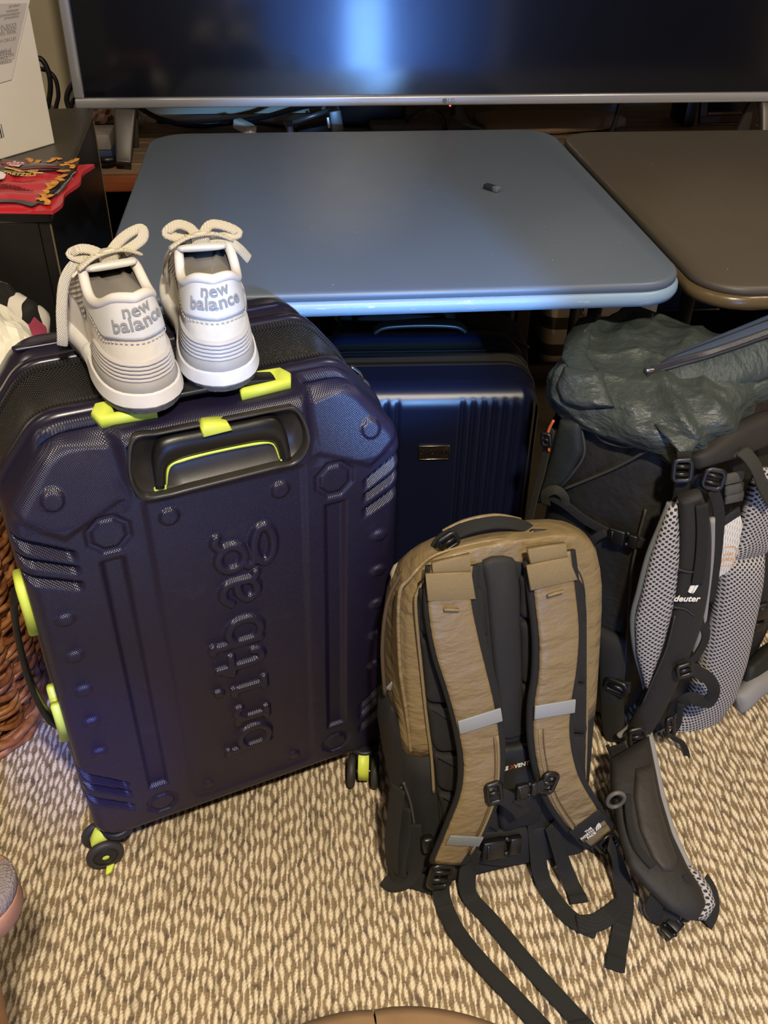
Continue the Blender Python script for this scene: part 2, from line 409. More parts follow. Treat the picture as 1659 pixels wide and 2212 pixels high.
def vinyl(name, col, col2, rough):
    t = NT(name); co = t.coord(); f = t.noise(co, 2.2, 3)
    c = t.mix(f, col, col2)
    v = t.n('ShaderNodeTexVoronoi'); v.inputs['Scale'].default_value = 26; t.l(co, v.inputs['Vector'])
    spk = t.math('LESS_THAN', v.outputs['Distance'], .028)          # lint specks
    t.l(t.mix(spk, c, rgb(180, 175, 165)), t.b.inputs['Base Color'])
    ro = t.n('ShaderNodeMapRange'); t.l(t.noise(co, 9, 4), ro.inputs[0]); ro.inputs[3].default_value = rough-.06; ro.inputs[4].default_value = rough+.08
    t.l(ro.outputs[0], t.b.inputs['Roughness']); t.l(t.bump(t.noise(co, 900, 3), .12, .0006), t.b.inputs['Normal'])
    return t.m
def rimpaint(name, col, worn, rough):
    t = NT(name); co = t.coord(); mp = t.n('ShaderNodeMapping'); mp.inputs['Scale'].default_value = (1, 1, 9); t.l(co, mp.inputs[0])
    f = t.ramp(t.noise(mp.outputs[0], 16, 6, .7), [(.62, (0, 0, 0)), (.70, (1, 1, 1))])
    t.l(t.mix(f, col, worn), t.b.inputs['Base Color']); t.b.inputs['Roughness'].default_value = rough
    t.l(t.bump(t.noise(co, 160, 4), .25, .001), t.b.inputs['Normal']); return t.m
card_table('card_table', 'blue card table with slate blue top and rounded corners, a memory stick on it', 0, 0, .86, .86,
           vinyl('slate_blue_vinyl', rgb(86, 95, 106), rgb(88, 100, 118), .40), rimpaint('worn_blue_paint', rgb(128, 152, 172), rgb(196, 200, 196), .4))
card_table('card_table', 'dark brown card table with worn bronze rim beside the blue one', .872, -.018, .86, .86,
           vinyl('brown_vinyl', rgb(66, 58, 48), rgb(76, 68, 56), .5), rimpaint('worn_bronze', rgb(92, 76, 48), rgb(150, 134, 96), .3), yaw=0.0, dz=-.003)
def usb():
    p = AZ(1062, 398, .7105); fr = Fr(p, unit((.62, -.78, 0)), unit((.78, .62, 0)))
    r = root('memory_stick', 'small black capped memory stick lying on the blue table', 'memory stick', (p[0], p[1], .7))
    make('cap', G().box((-.004, 0, -.0055), (.022, .012, .009), fr, .002), mat('clear_black', rgb(40, 42, 48), .2), r)
    make('body', G().box((.0125, 0, -.0055), (.011, .0135, .0095), fr, .0015), mat('grey_plastic', rgb(96, 100, 108), .35), r)
usb()

# ================================================================== television
def tv():
    x0, x1, z0, z1, Y = -.165, 1.53, .728, 1.68, .972
    r = root('television', 'large flat television with silver bezel and dark glossy screen', 'television', ((x0+x1)/2, Y, .62))
    silver = mat('brushed_silver', rgb(186, 186, 190), .32, metal=.55, bump=.05, bscale=300)
    bz = .0205
    tl = math.radians(2.5); fr = Fr((0, Y-z0*math.tan(tl), 0), (1, 0, 0), (0, math.sin(tl), math.cos(tl)))
    def bar(a, b, c, d, nm):
        g = G(); g.box(((a+b)/2, (c+d)/2, .006), (b-a, d-c, .026), fr, .0035, 2); make(nm, g, silver, r)
    bar(x0, x1, z0, z0+bz, 'bezel'); bar(x0, x0+bz, z0+bz, z1, 'bezel'); bar(x1-bz, x1, z0+bz, z1, 'bezel'); bar(x0+bz, x1-bz, z1-bz, z1, 'bezel')
    t = NT('tv_screen'); t.b.inputs['Base Color'].default_value = rgb(9, 11, 20); t.b.inputs['Roughness'].default_value = .13
    t.b.inputs['Specular IOR Level'].default_value = .7; t.b.inputs['Coat Weight'].default_value = .5; t.b.inputs['Coat Roughness'].default_value = .26
    co = t.coord(); ro = t.n('ShaderNodeMapRange'); t.l(t.noise(co, 7, 5, .7), ro.inputs[0]); ro.inputs[3].default_value = .08; ro.inputs[4].default_value = .13
    t.l(ro.outputs[0], t.b.inputs['Roughness'])
    smear = t.ramp(t.noise(co, 24, 6, .75), [(.70, (0, 0, 0)), (.78, (1, 1, 1))]); t.l(t.mix(smear, rgb(9, 11, 20), rgb(20, 23, 34)), t.b.inputs['Base Color'])
    make('screen', G().box(((x0+x1)/2, (z0+z1)/2, .002), (x1-x0-2*bz+.004, z1-z0-2*bz+.004, .012), fr), t.m, r, smooth=False)
    make('back_cover', G().box(((x0+x1)/2, (z0+z1)/2, -.026), (x1-x0+.006, z1-z0-.004, .044), fr, .008), mat('tv_back', rgb(16, 17, 24), .45), r)
    for fx in (-.068, 1.40):
        for sy, nm in ((-.075, 'foot'), (.085, 'foot')):
            g = G(); a = np.array([fx+.006, Y+.012 if sy < 0 else Y+.02, .735]); b = np.array([fx-.004, Y+sy, .628])
            g.strap(np.array([a, a*.75+b*.25+[0, sy*.12, 0], b*.85+a*.15, b]), np.array([.046, .044, .034, .032]), .02, (0, 1, .2), e=.3, n=16)
            make(nm, g, mat('foot_grey', rgb(92, 88, 84), .4, metal=.6), r)
    lg = text_geo('LG', .013, fr, .655, z0+.0095, .0193, .0002, sx=1.0); lg.cyl((0.640, Y-.0193, z0+.0098), (0, -1, 0), .0055, .0006, 20)
    make('logo', lg, mat('logo_grey', rgb(110, 112, 120), .4), r, smooth=False)
    t = NT('red_led'); t.b.inputs['Emission Color'].default_value = (1, .05, .05, 1); t.b.inputs['Emission Strength'].default_value = 4
    make('power_light', G().cyl((.655, Y-.006, z0-.003), (0, -1, 0), .0022, .004, 10), t.m, r)
tv()

# ================================================================== wooden media stand
woodg = None
def wood(name, c1, c2, sc=(3, 60, 60), rough=.55):
    t = NT(name); co = t.coord(); mp = t.n('ShaderNodeMapping'); mp.inputs['Scale'].default_value = sc; t.l(co, mp.inputs[0])
    f = t.noise(mp.outputs[0], 1.0, 5, .6); t.l(t.mix(t.ramp(f, [(.3, (0, 0, 0)), (.7, (1, 1, 1))]), c1, c2), t.b.inputs['Base Color'])
    t.b.inputs['Roughness'].default_value = rough; t.l(t.bump(f, .2, .001), t.b.inputs['Normal']); MATS[name] = t.m; return t.m
def stand():
    r = root('media_stand', 'brown wooden media stand under the television', 'stand', (.68, 1.14, 0))
    top = wood('weathered_wood', rgb(96, 76, 56), rgb(128, 106, 82)); org = wood('orange_wood', rgb(110, 52, 22), rgb(150, 80, 36)); dk = wood('dark_wood', rgb(40, 28, 20), rgb(58, 42, 30))
    for k in range(5):
        y0 = .925+k*.086; make('plank', G().box((.70, y0+.042, .608), (1.86, .083, .024), None, .002), top, r, smooth=False)
    make('front_rail', G().box((.70, .925, .578), (1.84, .018, .036), None, .004), org, r)
    make('front_rail', G().box((.70, .932, .060), (1.84, .018, .05), None, .004), dk, r)
    for x in (-.215, .33, .87, 1.615): make('post', G().box((x, 1.135, .298), (.035, .40, .594), None, .003), dk, r, smooth=False)
    make('back_board', G().box((.70, 1.343, .31), (1.84, .012, .54)), dk, r, smooth=False)
    make('bottom_shelf', G().box((.70, 1.135, .028), (1.82, .40, .018)), dk, r, smooth=False)
stand()

def bins():
    def stripe(name):
        t = NT(name); co = t.coord(); sp = t.n('ShaderNodeSeparateXYZ'); t.l(co, sp.inputs[0])
        w = t.math('GREATER_THAN', t.math('FRACT', t.math('ADD', t.math('DIVIDE', sp.outputs[2], .077), .18)), .44)
        t.l(t.mix(w, rgb(74, 62, 48), rgb(202, 186, 156)), t.b.inputs['Base Color']); t.b.inputs['Roughness'].default_value = .9
        t.l(t.bump(t.noise(co, 500, 2), .3, .001), t.b.inputs['Normal']); return t.m
    m = stripe('striped_canvas')
    spots = ((.085, .30, 'leftmost'), (.365, .48, 'middle'), (.92, 1.2, 'rightmost'))
    for x0, x1, y, lab in ((.03, .305, .945, 'cream and brown striped fabric bin behind the big suitcase'), (.385, .70, .945, 'cream and brown striped fabric bin behind the small suitcase'),
                          (.93, 1.235, .94, 'cream and brown striped fabric bin behind the grey hiking pack')):
        w = x1-x0; c = ((x0+x1)/2, y+.16, .038); r = root('fabric_bin', lab, 'bin', c, 'striped fabric bins under the stand')
        def ring(ins, z): p = rrect(w-2*ins, .32-2*ins, .035, 5); return np.c_[p[:, 0]+c[0], p[:, 1]+c[1], np.full(len(p), z)]
        g = G().loft([ring(.012, .038), ring(.004, .045), ring(0, .15), ring(-.002, .262), ring(0, .27), ring(.006, .27), ring(.008, .06)], cap=False); make('bin_body', g, m, r)
        for s in (-1, 1):
            make('grommet', G().lathe((c[0]+s*w*.21, y-.0025, .232), (0, -1, 0), [(.008, -.003), (.008, .003), (.0135, .003), (.0135, -.003)], 16), steel, r)
        pth = catmull([(c[0]-w*.21, y-.008, .232), (c[0]-w*.12, y-.018, .205), (c[0], y-.02, .198), (c[0]+w*.12, y-.018, .205), (c[0]+w*.21, y-.008, .232)], 6)
        make('rope_handle', G().tube(pth, .005, 8), mat('rope', rgb(150, 135, 105), .9), r)
bins()

# ================================================================== black cabinet, box, bag
def cabinet():
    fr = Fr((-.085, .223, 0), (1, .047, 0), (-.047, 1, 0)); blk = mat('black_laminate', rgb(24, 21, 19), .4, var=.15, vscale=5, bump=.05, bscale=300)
    edge = mat('worn_edge', rgb(104, 88, 62), .7); W, D, Hh = .80, .645, .75
    c = fr.pt(-W/2, D/2); r = root('black_cabinet', 'black laminate cabinet with worn edges holding the white box', 'cabinet', (c[0], c[1], 0))
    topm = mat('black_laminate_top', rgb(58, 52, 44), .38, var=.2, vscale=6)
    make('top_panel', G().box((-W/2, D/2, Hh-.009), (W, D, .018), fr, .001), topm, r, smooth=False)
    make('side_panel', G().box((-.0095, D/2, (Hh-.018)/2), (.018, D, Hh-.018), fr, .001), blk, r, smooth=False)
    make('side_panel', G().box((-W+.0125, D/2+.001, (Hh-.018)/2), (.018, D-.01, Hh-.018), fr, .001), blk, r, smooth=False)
    make('front_panel', G().box((-W*.5-.0005, .0065, (Hh-.018)/2), (W-.0375, .0145, Hh-.0185), fr, .0005), blk, r, smooth=False)
    make('back_panel', G().box((-W/2, D-.006, Hh/2), (W-.03, .008, Hh-.04), fr), blk, r, smooth=False)
    g = G(); g.box((-.0010, -.0002, Hh/2-.01), (.0026, .0012, Hh-.02), fr); make('edge_band', g, edge, r, smooth=False)
    g = G(); g.box((-.0002, D-.004, Hh/2-.01), (.0022, .003, Hh-.03), fr); make('edge_band', g, edge, r, smooth=False)
    g = G(); g.box((.0004, D/2, Hh-.009), (.0016, D-.006, .014), fr); make('edge_band', g, mat('worn_edge_dark', rgb(88, 80, 66), .6, var=.4, vscale=60), r, smooth=False)
cabinet()
def white_box():
    c0 = AZ(119, 310, .7505); c1 = AZ(0, 345, .7505); U = unit((c0-c1)*[1, 1, 0]); fr = Fr(c0, U, (0, 0, 1)); n = fr.N
    W, D, Hh = .24, .13, .34; c = fr.pt(-W/2, 0, -D/2); r = root('white_box', 'white cardboard box with folded flap and small warning print', 'box', (c[0], c[1], .75))
    card = mat('white_card', rgb(222, 214, 200), .75, var=.03, vscale=12, bump=.08, bscale=60)
    make('carton', G().box((-W/2, Hh/2, -D/2), (W, Hh, D), fr, .002), card, r, smooth=False)
    def pl(pts, n0=.0004): return [fr.px(x, y, n0) for x, y in pts]
    fl = pl([(64, -2), (24, 172), (-60, 196), (-75, -10)]); fl = [(u, min(v, Hh-.001)) for u, v in fl]
    make('flap', G().prism(fl, fr, 0, .0022, .0004), mat('flap_card', rgb(214, 206, 194), .75, var=.03), r, smooth=False)
    lbl = pl([(57, 6), (30, 128), (-70, 150), (-75, 10)]); lbl = [(u, min(v, Hh-.004)) for u, v in lbl]
    make('label', G().prism(lbl, fr, .0022, .0026), mat('grey_print', rgb(188, 180, 172), .7), r, smooth=False)
    ink = mat('grey_ink', rgb(120, 112, 106), .8); g = G()
    for ln in ((40, 10, 'product'), (38, 20, 'minimum'), (41, 27, 'recommendation'), (38, 34, 'precaution'), (34, 52, 'RISK OF ELECTRICAL SHOCK'), (33, 60, 'INSTALLED PER CODE BY A PERSON'), (32, 68, 'HAZARDS INVOLVED. REFER'), (33, 83, 'PROTECT BRANCH CIRCUIT'),
               (22, 107, 'RISQUES DANS LE'), (21, 112, 'EN LOS CODIGOS'), (27, 117, 'DEL PRODUCTO Y CON'), (14, 124, 'SERVICE'), (23, 131, 'DE LOS RIESGOS')):
        u, v = fr.px(ln[0], ln[1]); g = merge(g, text_geo(ln[2], .0070, fr, u, v, .0028, .0001, align='RIGHT'))
    make('warning_print', g, ink, r, smooth=False)
    g = G(); u, v = fr.px(7, 282)
    for k in range(8): g.box((u-.002-k*.0042, v, .0003), (.0022 if k % 3 else .001, .022, .0006), fr)
    make('barcode', g, mat('black_ink', rgb(40, 36, 34), .8), r, smooth=False)
white_box()
def pretzel_bag():
    A, B = AZ(181, 340, .772), AZ(99, 451, .762); Cc, Dd = np.array([-.36, .185, .762]), np.array([-.36, .50, .765]); mid = AZ(50, 459, .762)
    c = (A+B+Cc+Dd)/4; r = root('snack_bag', 'red and black pretzel snack bag lying on the black cabinet', 'snack bag', (c[0], c[1], .75))
    q = unit((A-B)*[1, 1, 0]); fr = Fr((B[0], B[1], .753), (q[1], -q[0], 0), q); Lv = np.linalg.norm((A-B)[:2])
    def hz(u, v):
        a = np.clip(-u/.175, 0, 1); b = np.clip(v/Lv, 0, 1)
        e = np.clip(1-(2*a-1)**2, 0, 1)**.6*np.clip(1-(2*b-1)**2, 0, 1)**.5
        return .004+.013*e+.0015*np.sin(u*90+v*40)*e+.0018*np.sin(v*130-u*30)*e+.004*np.clip((u+.03)/.03, 0, 1)
    uu = np.linspace(-.175, .012, 90); vv = np.linspace(-.005, Lv, 90); Ug, Vg = np.meshgrid(uu, vv)
    edge = .004*np.sin(Vg*60); Ug2 = Ug+edge*(Ug > -.01)
    top = fr.arr(np.stack([Ug2, Vg, hz(Ug, Vg)], -1)); bot = fr.arr(np.stack([Ug2, Vg, np.minimum(hz(Ug, Vg)-.0015, .0025+0*Ug)], -1))
    g = G().grid(top); g.grid(bot, flip=True)
    for rowt, rowb in ((top[:, -1], bot[:, -1]), (top[0], bot[0]), (top[-1], bot[-1]), (top[:, 0], bot[:, 0])): g.grid(np.stack([rowt, rowb]))
    red = mat('red_foil', rgb(186, 30, 42), .3, bump=.25, bscale=40, bdist=.004, coat=.3)
    make('pouch', g, red, r)
    def onto(h): return lambda A_: fr.arr(np.stack([A_[:, 0], A_[:, 1], hz(A_[:, 0], A_[:, 1])+h+A_[:, 2]], 1))
    def pr_(u, v): return u, v
    def patch(poly, h, m, nm):
        poly = np.array(poly); c_ = poly.mean(0); rings = [c_+(poly-c_)*k for k in np.linspace(.02, 1, 14)]
        P_ = np.array([resample(np.vstack([q_, q_[:1]]), 81)[:-1] for q_ in rings]); fl = P_.reshape(-1, 2)
        W = onto(h)(np.c_[fl, np.zeros(len(fl))]).reshape(P_.shape[0], 80, 3); make(nm, G().grid(W, cv=True), m, r)
    def px2(x, y, n=0):
        n_ = .016
        for _ in range(6): u, v = fr.px(x, y, n_); n_ = .5*n_+.5*float(hz(np.array(u), np.array(v)))
        return u, v
    pk = lambda pts: [px2(x, y) for x, y in pts]
    ink = mat('black_foil', rgb(26, 20, 18), .3, coat=.3, bump=.2, bscale=40, bdist=.004)
    patch(pk([(5, 345), (60, 350), (150, 343), (172, 345), (150, 385), (125, 370), (32, 386), (0, 370)]), .0024, ink, 'black_panel')
    patch(pk([(150, 385), (172, 346), (166, 372), (140, 410), (97, 446), (76, 440), (95, 420), (130, 400)]), .0025, ink, 'side_panel')
    wht = mat('print_white', rgb(226, 214, 206), .5)
    patch(pk([(15, 356), (32, 350), (50, 353), (54, 358), (42, 365), (20, 362)]), .0036, wht, 'logo_badge')
    patch(pk([(-14, 372), (14, 381), (6, 393), (-16, 398)]), .0036, wht, 'corner_badge')
    u, v = px2(34, 357); rd = mat('print_red', rgb(176, 30, 50), .5)
    make('brand_text', merge(text_geo("DOT'S", .016, fr, u, v+.006, .0026, .0002, fn=onto(.0020)), text_geo('PRETZELS', .0105, fr, u, v-.009, .0026, .0002, fn=onto(.0020))), rd, r, smooth=False)
    u, v = px2(42, 378); gd = mat('print_gold', rgb(206, 172, 96), .5)
    make('flavour_text', merge(text_geo('SEASONED', .012, fr, u, v+.006, .0026, .0002, fn=onto(.0020), bold=.0002), text_geo('PRETZELS', .012, fr, u+.004, v-.008, .0026, .0002, fn=onto(.0020), bold=.0002)), gd, r, smooth=False)
    for pts, m_ in (([(12, 366), (40, 372), (70, 376), (94, 378)], gd), ([(2, 355), (30, 366), (70, 367), (130, 366)], rd)):
        P_ = catmull([np.r_[p, 0] for p in pk(pts)], 8); make('stripe', G().strap(onto(.0034)(P_), .006 if m_ is gd else .002, .0008, (0, 0, 1), smoothk=0, n=8), m_, r)
    pz = mat('pretzel_print', rgb(206, 140, 58), .5, var=.45, vscale=90)
    rr = random.Random(3)
    for (x, y) in ((150, 352), (160, 350), (155, 364), (139, 372), (134, 384), (140, 360), (128, 392), (118, 398), (104, 408), (112, 404), (98, 418), (92, 428), (104, 428), (86, 436), (98, 440), (62, 349), (76, 351), (110, 349), (125, 347)):
        u, v = px2(x, y); a = rr.uniform(0, 3.1); k = rr.uniform(.006, .010)
        P_ = catmull([(u-k*math.cos(a), v-k*math.sin(a)*1.4, 0), (u+k*.4*math.sin(a), v-k*.5*math.cos(a), 0), (u+k*math.cos(a), v+k*math.sin(a)*1.4, 0)], 5)
        make('pretzel_picture', G().strap(onto(.0036)(P_), .009, .0008, (0, 0, 1), smoothk=0, n=8), pz, r)
    g = G()
    for k in range(4):
        u, v = px2(10+k*9, 401+k*3.6); g = merge(g, text_geo('seasoned twists', .008, fr, u, v, .0, .0002, fn=onto(.002)))
    make('small_print', g, mat('dark_red_ink', rgb(96, 12, 22), .6), r, smooth=False)
    make('open_mouth', G().strap(catmull(onto(.0016)(np.array([(*p, 0) for p in pk([(-10, 436), (20, 436), (50, 439), (78, 446)])])), 6), .016, .001, (0, 0, 1), smoothk=0), ink, r)
pretzel_bag()
# ================================================================== clutter on the media stand
def blob(c, r, seed, sub=3, amp=.35, freq=2.2, sq=(1, 1, 1)):
    bm = bmesh.new(); bmesh.ops.create_icosphere(bm, subdivisions=sub, radius=1.0)
    from mathutils import noise as nz
    vs = []
    for v in bm.verts:
        k = 1+amp*nz.noise(v.co*freq+Vector((seed, seed*2, 0)))+amp*.5*abs(nz.noise(v.co*freq*2.3+Vector((seed, 0, 5))))
        vs.append(np.array(v.co)*k*r*np.array(sq)+np.array(c))
    fs = [[v.index for v in f.verts] for f in bm.faces]; bm.free(); return G().add(vs, fs)
ZS = .621
def clutter():
    p = AZ(287, 276, ZS); make('crumpled_tissue', blob((p[0], p[1], ZS+.027), .027, 3, 3, .5, 2.6, (1, 1, .95)), mat('tissue', rgb(190, 178, 168), .9), None, smooth=False, label='crumpled white tissue beside the television foot', cat='tissue')
    p = AZ(215, 275, ZS); make('crumpled_wrapper', blob((p[0]-.005, p[1]+.03, ZS+.03), .03, 9, 3, .5, 2.2, (1.1, .9, .9)), mat('pink_wrapper', rgb(176, 140, 128), .7), None, smooth=False, label='pinkish crumpled wrapper behind the black cabinet corner', cat='wrapper')
    a = np.array([-.166, .985, ZS]); r = root('small_carton', 'small grey carton with blue band left of the television foot', 'carton', a+[.03, 0, 0])
    make('carton_top', G().box(a+[.032, .0, .040], (.066, .09, .032), None, .003), mat('grey_card', rgb(120, 112, 106), .8), r)
    make('blue_band', G().box(a+[.032, -.002, .012], (.068, .092, .024), None, .003), mat('blue_card', rgb(34, 46, 80), .7), r)
    p = AZ(233, 352, ZS+.008); make('cable_plug', G().tube(catmull([p+[-.03, .01, .004], p+[0, 0, .006], p+[.018, .02, .002], p+[.02, .06, -.004]], 6), .008, 10), black_plastic, None, label='black cable plug on the stand below the grey carton', cat='plug')
    # white plug lying near the back edge of the table
    p = AZ(545, 282, ZS+.02); q = AZ(517, 268, ZS+.028); r = root('white_plug', 'white plastic charger plug lying behind the blue table', 'plug', (p[0], p[1], ZS))
    d = unit(q-p); f = Fr(p, d, (0, 0, 1)); make('plug_body', G().box((.028, 0, 0), (.05, .022, .026), f, .004), mat('ivory_plastic', rgb(214, 204, 176), .5), r)
    make('plug_face', G().box((.0, 0, 0), (.008, .018, .022), f, .002), mat('white_plastic', rgb(236, 228, 205), .4), r)
    # steel bracket
    p = AZ(626, 283, ZS+.012); q = AZ(735, 262, ZS+.03); d = unit(q-p); f = Fr(p, d, (0, 0, 1)); L = np.linalg.norm(q-p)
    r = root('metal_bracket', 'grey metal cable bracket lying behind the blue table', 'bracket', (p[0], p[1], ZS)); gm = mat('dull_metal', rgb(120, 116, 112), .4, metal=.7)
    make('end_plate', G().box((.0, .004, 0), (.018, .03, .05), f, .003), gm, r); make('end_plate', G().box((L-.012, .008, 0), (.03, .05, .05), f, .003), gm, r)
    make('rod', G().tube(np.array([f.pt(.01, .018, 0), f.pt(L-.02, .03, 0)]), .006, 10), gm, r); make('tray', G().box((L/2, -.006, .0), (L-.03, .022, .04), f, .003), black_plastic, r)
    make('clip', G().box((L-.032, .01, .028), (.008, .026, .006), f, .002), mat('bright_metal', rgb(200, 196, 186), .3, metal=.8), r)
    # black box with a white status light
    a = AZ(735, 283, ZS); b = AZ(880, 283, ZS); w = b[0]-a[0]; y = a[1]+.03
    r = root('black_router', 'black router box with white status light under the television', 'router', ((a+b)/2+[0, .06, 0]))
    make('router_case', G().box(((a[0]+b[0])/2, y+.07, ZS+.05), (w, .13, .098), None, .004), mat('router_black', rgb(10, 10, 13), .4), r)
    t = NT('white_led'); t.b.inputs['Emission Color'].default_value = (.75, 1, .85, 1); t.b.inputs['Emission Strength'].default_value = 3
    make('status_light', G().cyl((a[0]+.004, y+.003, ZS+.085), (0, -1, 0), .0042, .004, 12), t.m, r)
    # cables
    cab = mat('cable_rubber', rgb(16, 16, 19), .45)
    def cable(pts, rad, lab, k=8): make('cable', G().tube(catmull(pts, k), rad, 8), cab, None, label=lab, cat='cable', group='black cables around the television')
    cable([AZ(300, 238, .70)+[0, .02, 0], AZ(350, 258, .66), AZ(430, 272, ZS+.006), AZ(560, 255, .65), AZ(640, 240, .69)+[0, .03, 0], AZ(700, 236, .71)+[0, .05, 0]], .006, 'thick black cable sagging below the left half of the television')
    cable([AZ(340, 262, ZS+.006), AZ(430, 268, ZS+.012), AZ(520, 262, ZS+.012), AZ(600, 272, ZS+.006), AZ(660, 278, ZS+.006)], .005, 'thin black cable running behind the white plug')
    cable([AZ(880, 262, .65), AZ(915, 240, .70)+[0, .01, 0], AZ(950, 246, .68), AZ(962, 280, ZS+.006)], .006, 'black cable arching out of the router')
    cable([(1.072, 1.02, .79), (1.07, 1.03, .70), (1.062, 1.04, .64), (1.05, 1.06, ZS+.006)], .006, 'black cable hanging behind the brown paper bag')
    cable([AY(60, 150, 1.12), AY(84, 126, 1.12), AY(102, 148, 1.12), AY(109, 185, 1.12), AY(104, 228, 1.12), AY(90, 300, 1.12)], .006, 'black cable loop standing behind the white box')
    cable([AY(84, 148, 1.16), AY(104, 154, 1.16), AY(120, 172, 1.16), AY(126, 205, 1.16), AY(121, 232, 1.16), AY(110, 300, 1.16)], .005, 'thinner black cable loop beside the tall one by the white box')
    cable([AY(178, 172, 1.06), AY(156, 184, 1.06), AY(145, 206, 1.06), AY(147, 228, 1.06), AY(165, 262, 1.06)], .006, 'black cable curling out beside the television corner')
    cable([AY(178, 204, 1.08), AY(160, 216, 1.08), AY(154, 234, 1.08), AY(164, 262, 1.08)], .005, 'second black cable below the television corner')
    # folded brown things in front of the router
    a = AZ(800, 284, ZS); b = AZ(1015, 284, ZS)
    make('folded_bag', G().box(((a+b)/2+[0, .02, .010]), (b[0]-a[0], .06, .018), None, .006, 3), mat('brown_grey_felt', rgb(88, 76, 64), .9, var=.2), None, label='folded grey brown cloth bag behind the blue table', cat='bag')
    p, q = AZ(985, 240, .70), AZ(1045, 284, ZS+.006)
    make('tablet_stand', G().strap(np.array([p+[0, .05, 0], (p+q)/2+[0, .02, 0], q]), .055, .009, (-.6, -.5, .7), smoothk=4), mat('stand_black', rgb(14, 13, 15), .45), None, label='black flat arm slanting down behind the blue table', cat='stand')
    # brown paper bag lying flat
    a = AZ(1050, 282, ZS); L0 = [AZ(1045, 281, ZS+.012), AZ(1085, 281, ZS+.012), AZ(1200, 281, ZS+.012), AZ(1300, 272, ZS+.018), AZ(1352, 264, ZS+.022)]
    R0 = [AZ(1022, 251, ZS+.02), AZ(1100, 250, ZS+.02), AZ(1200, 248, ZS+.024), AZ(1290, 250, ZS+.026), AZ(1330, 252, ZS+.028)]
    g = G().lens(R0, L0, (0, 0, 1), .010, .018, m=40, n=12)
    make('paper_bag', g, mat('kraft_paper', rgb(128, 104, 80), .85, bump=.6, bscale=22, bdist=.01), None, label='flattened brown paper bag behind the gap between the two tables', cat='paper bag')
    # grey card leaning at the back, black wedge, framed tray
    make('grey_card', G().box((1.06, 1.30, .70), (.22, .006, .155), None, .001), mat('pale_card', rgb(150, 146, 146), .8), None, smooth=False, label='pale grey card leaning against the wall under the television', cat='card')
    a = AZ(1512, 272, ZS); r = root('picture_frame', 'brown framed picture leaning under the right half of the television', 'picture frame', (a[0]+.17, a[1]+.05, ZS))
    f = Fr(a+[0, .012, .003], (1, 0, 0), (0, .35, 1)); fw = mat('frame_wood', rgb(74, 50, 36), .5)
    make('frame_side', G().box((.18, .009, 0), (.36, .018, .016), f, .002), fw, r); make('frame_side', G().box((.18, .171, 0), (.36, .018, .016), f, .002), fw, r)
    make('frame_side', G().box((.009, .09, 0), (.018, .146, .016), f, .002), fw, r); make('frame_side', G().box((.351, .09, 0), (.018, .146, .016), f, .002), fw, r)
    make('inner_moulding', G().box((.18, .023, .002), (.32, .006, .012), f, .001), mat('frame_tan', rgb(120, 88, 62), .5), r)
    make('picture_glass', G().box((.18, .09, -.003), (.33, .15, .004), f), mat('dark_glass', rgb(14, 18, 30), .15), r, smooth=False)
    p = AZ(1485, 270, ZS); make('speaker_wedge', G().box((p[0]-.005, p[1]+.03, ZS+.055), (.03, .10, .108), None, .004), mat('router_black', rgb(10, 10, 13), .4), None, label='narrow black upright box left of the picture frame', cat='speaker')
clutter()

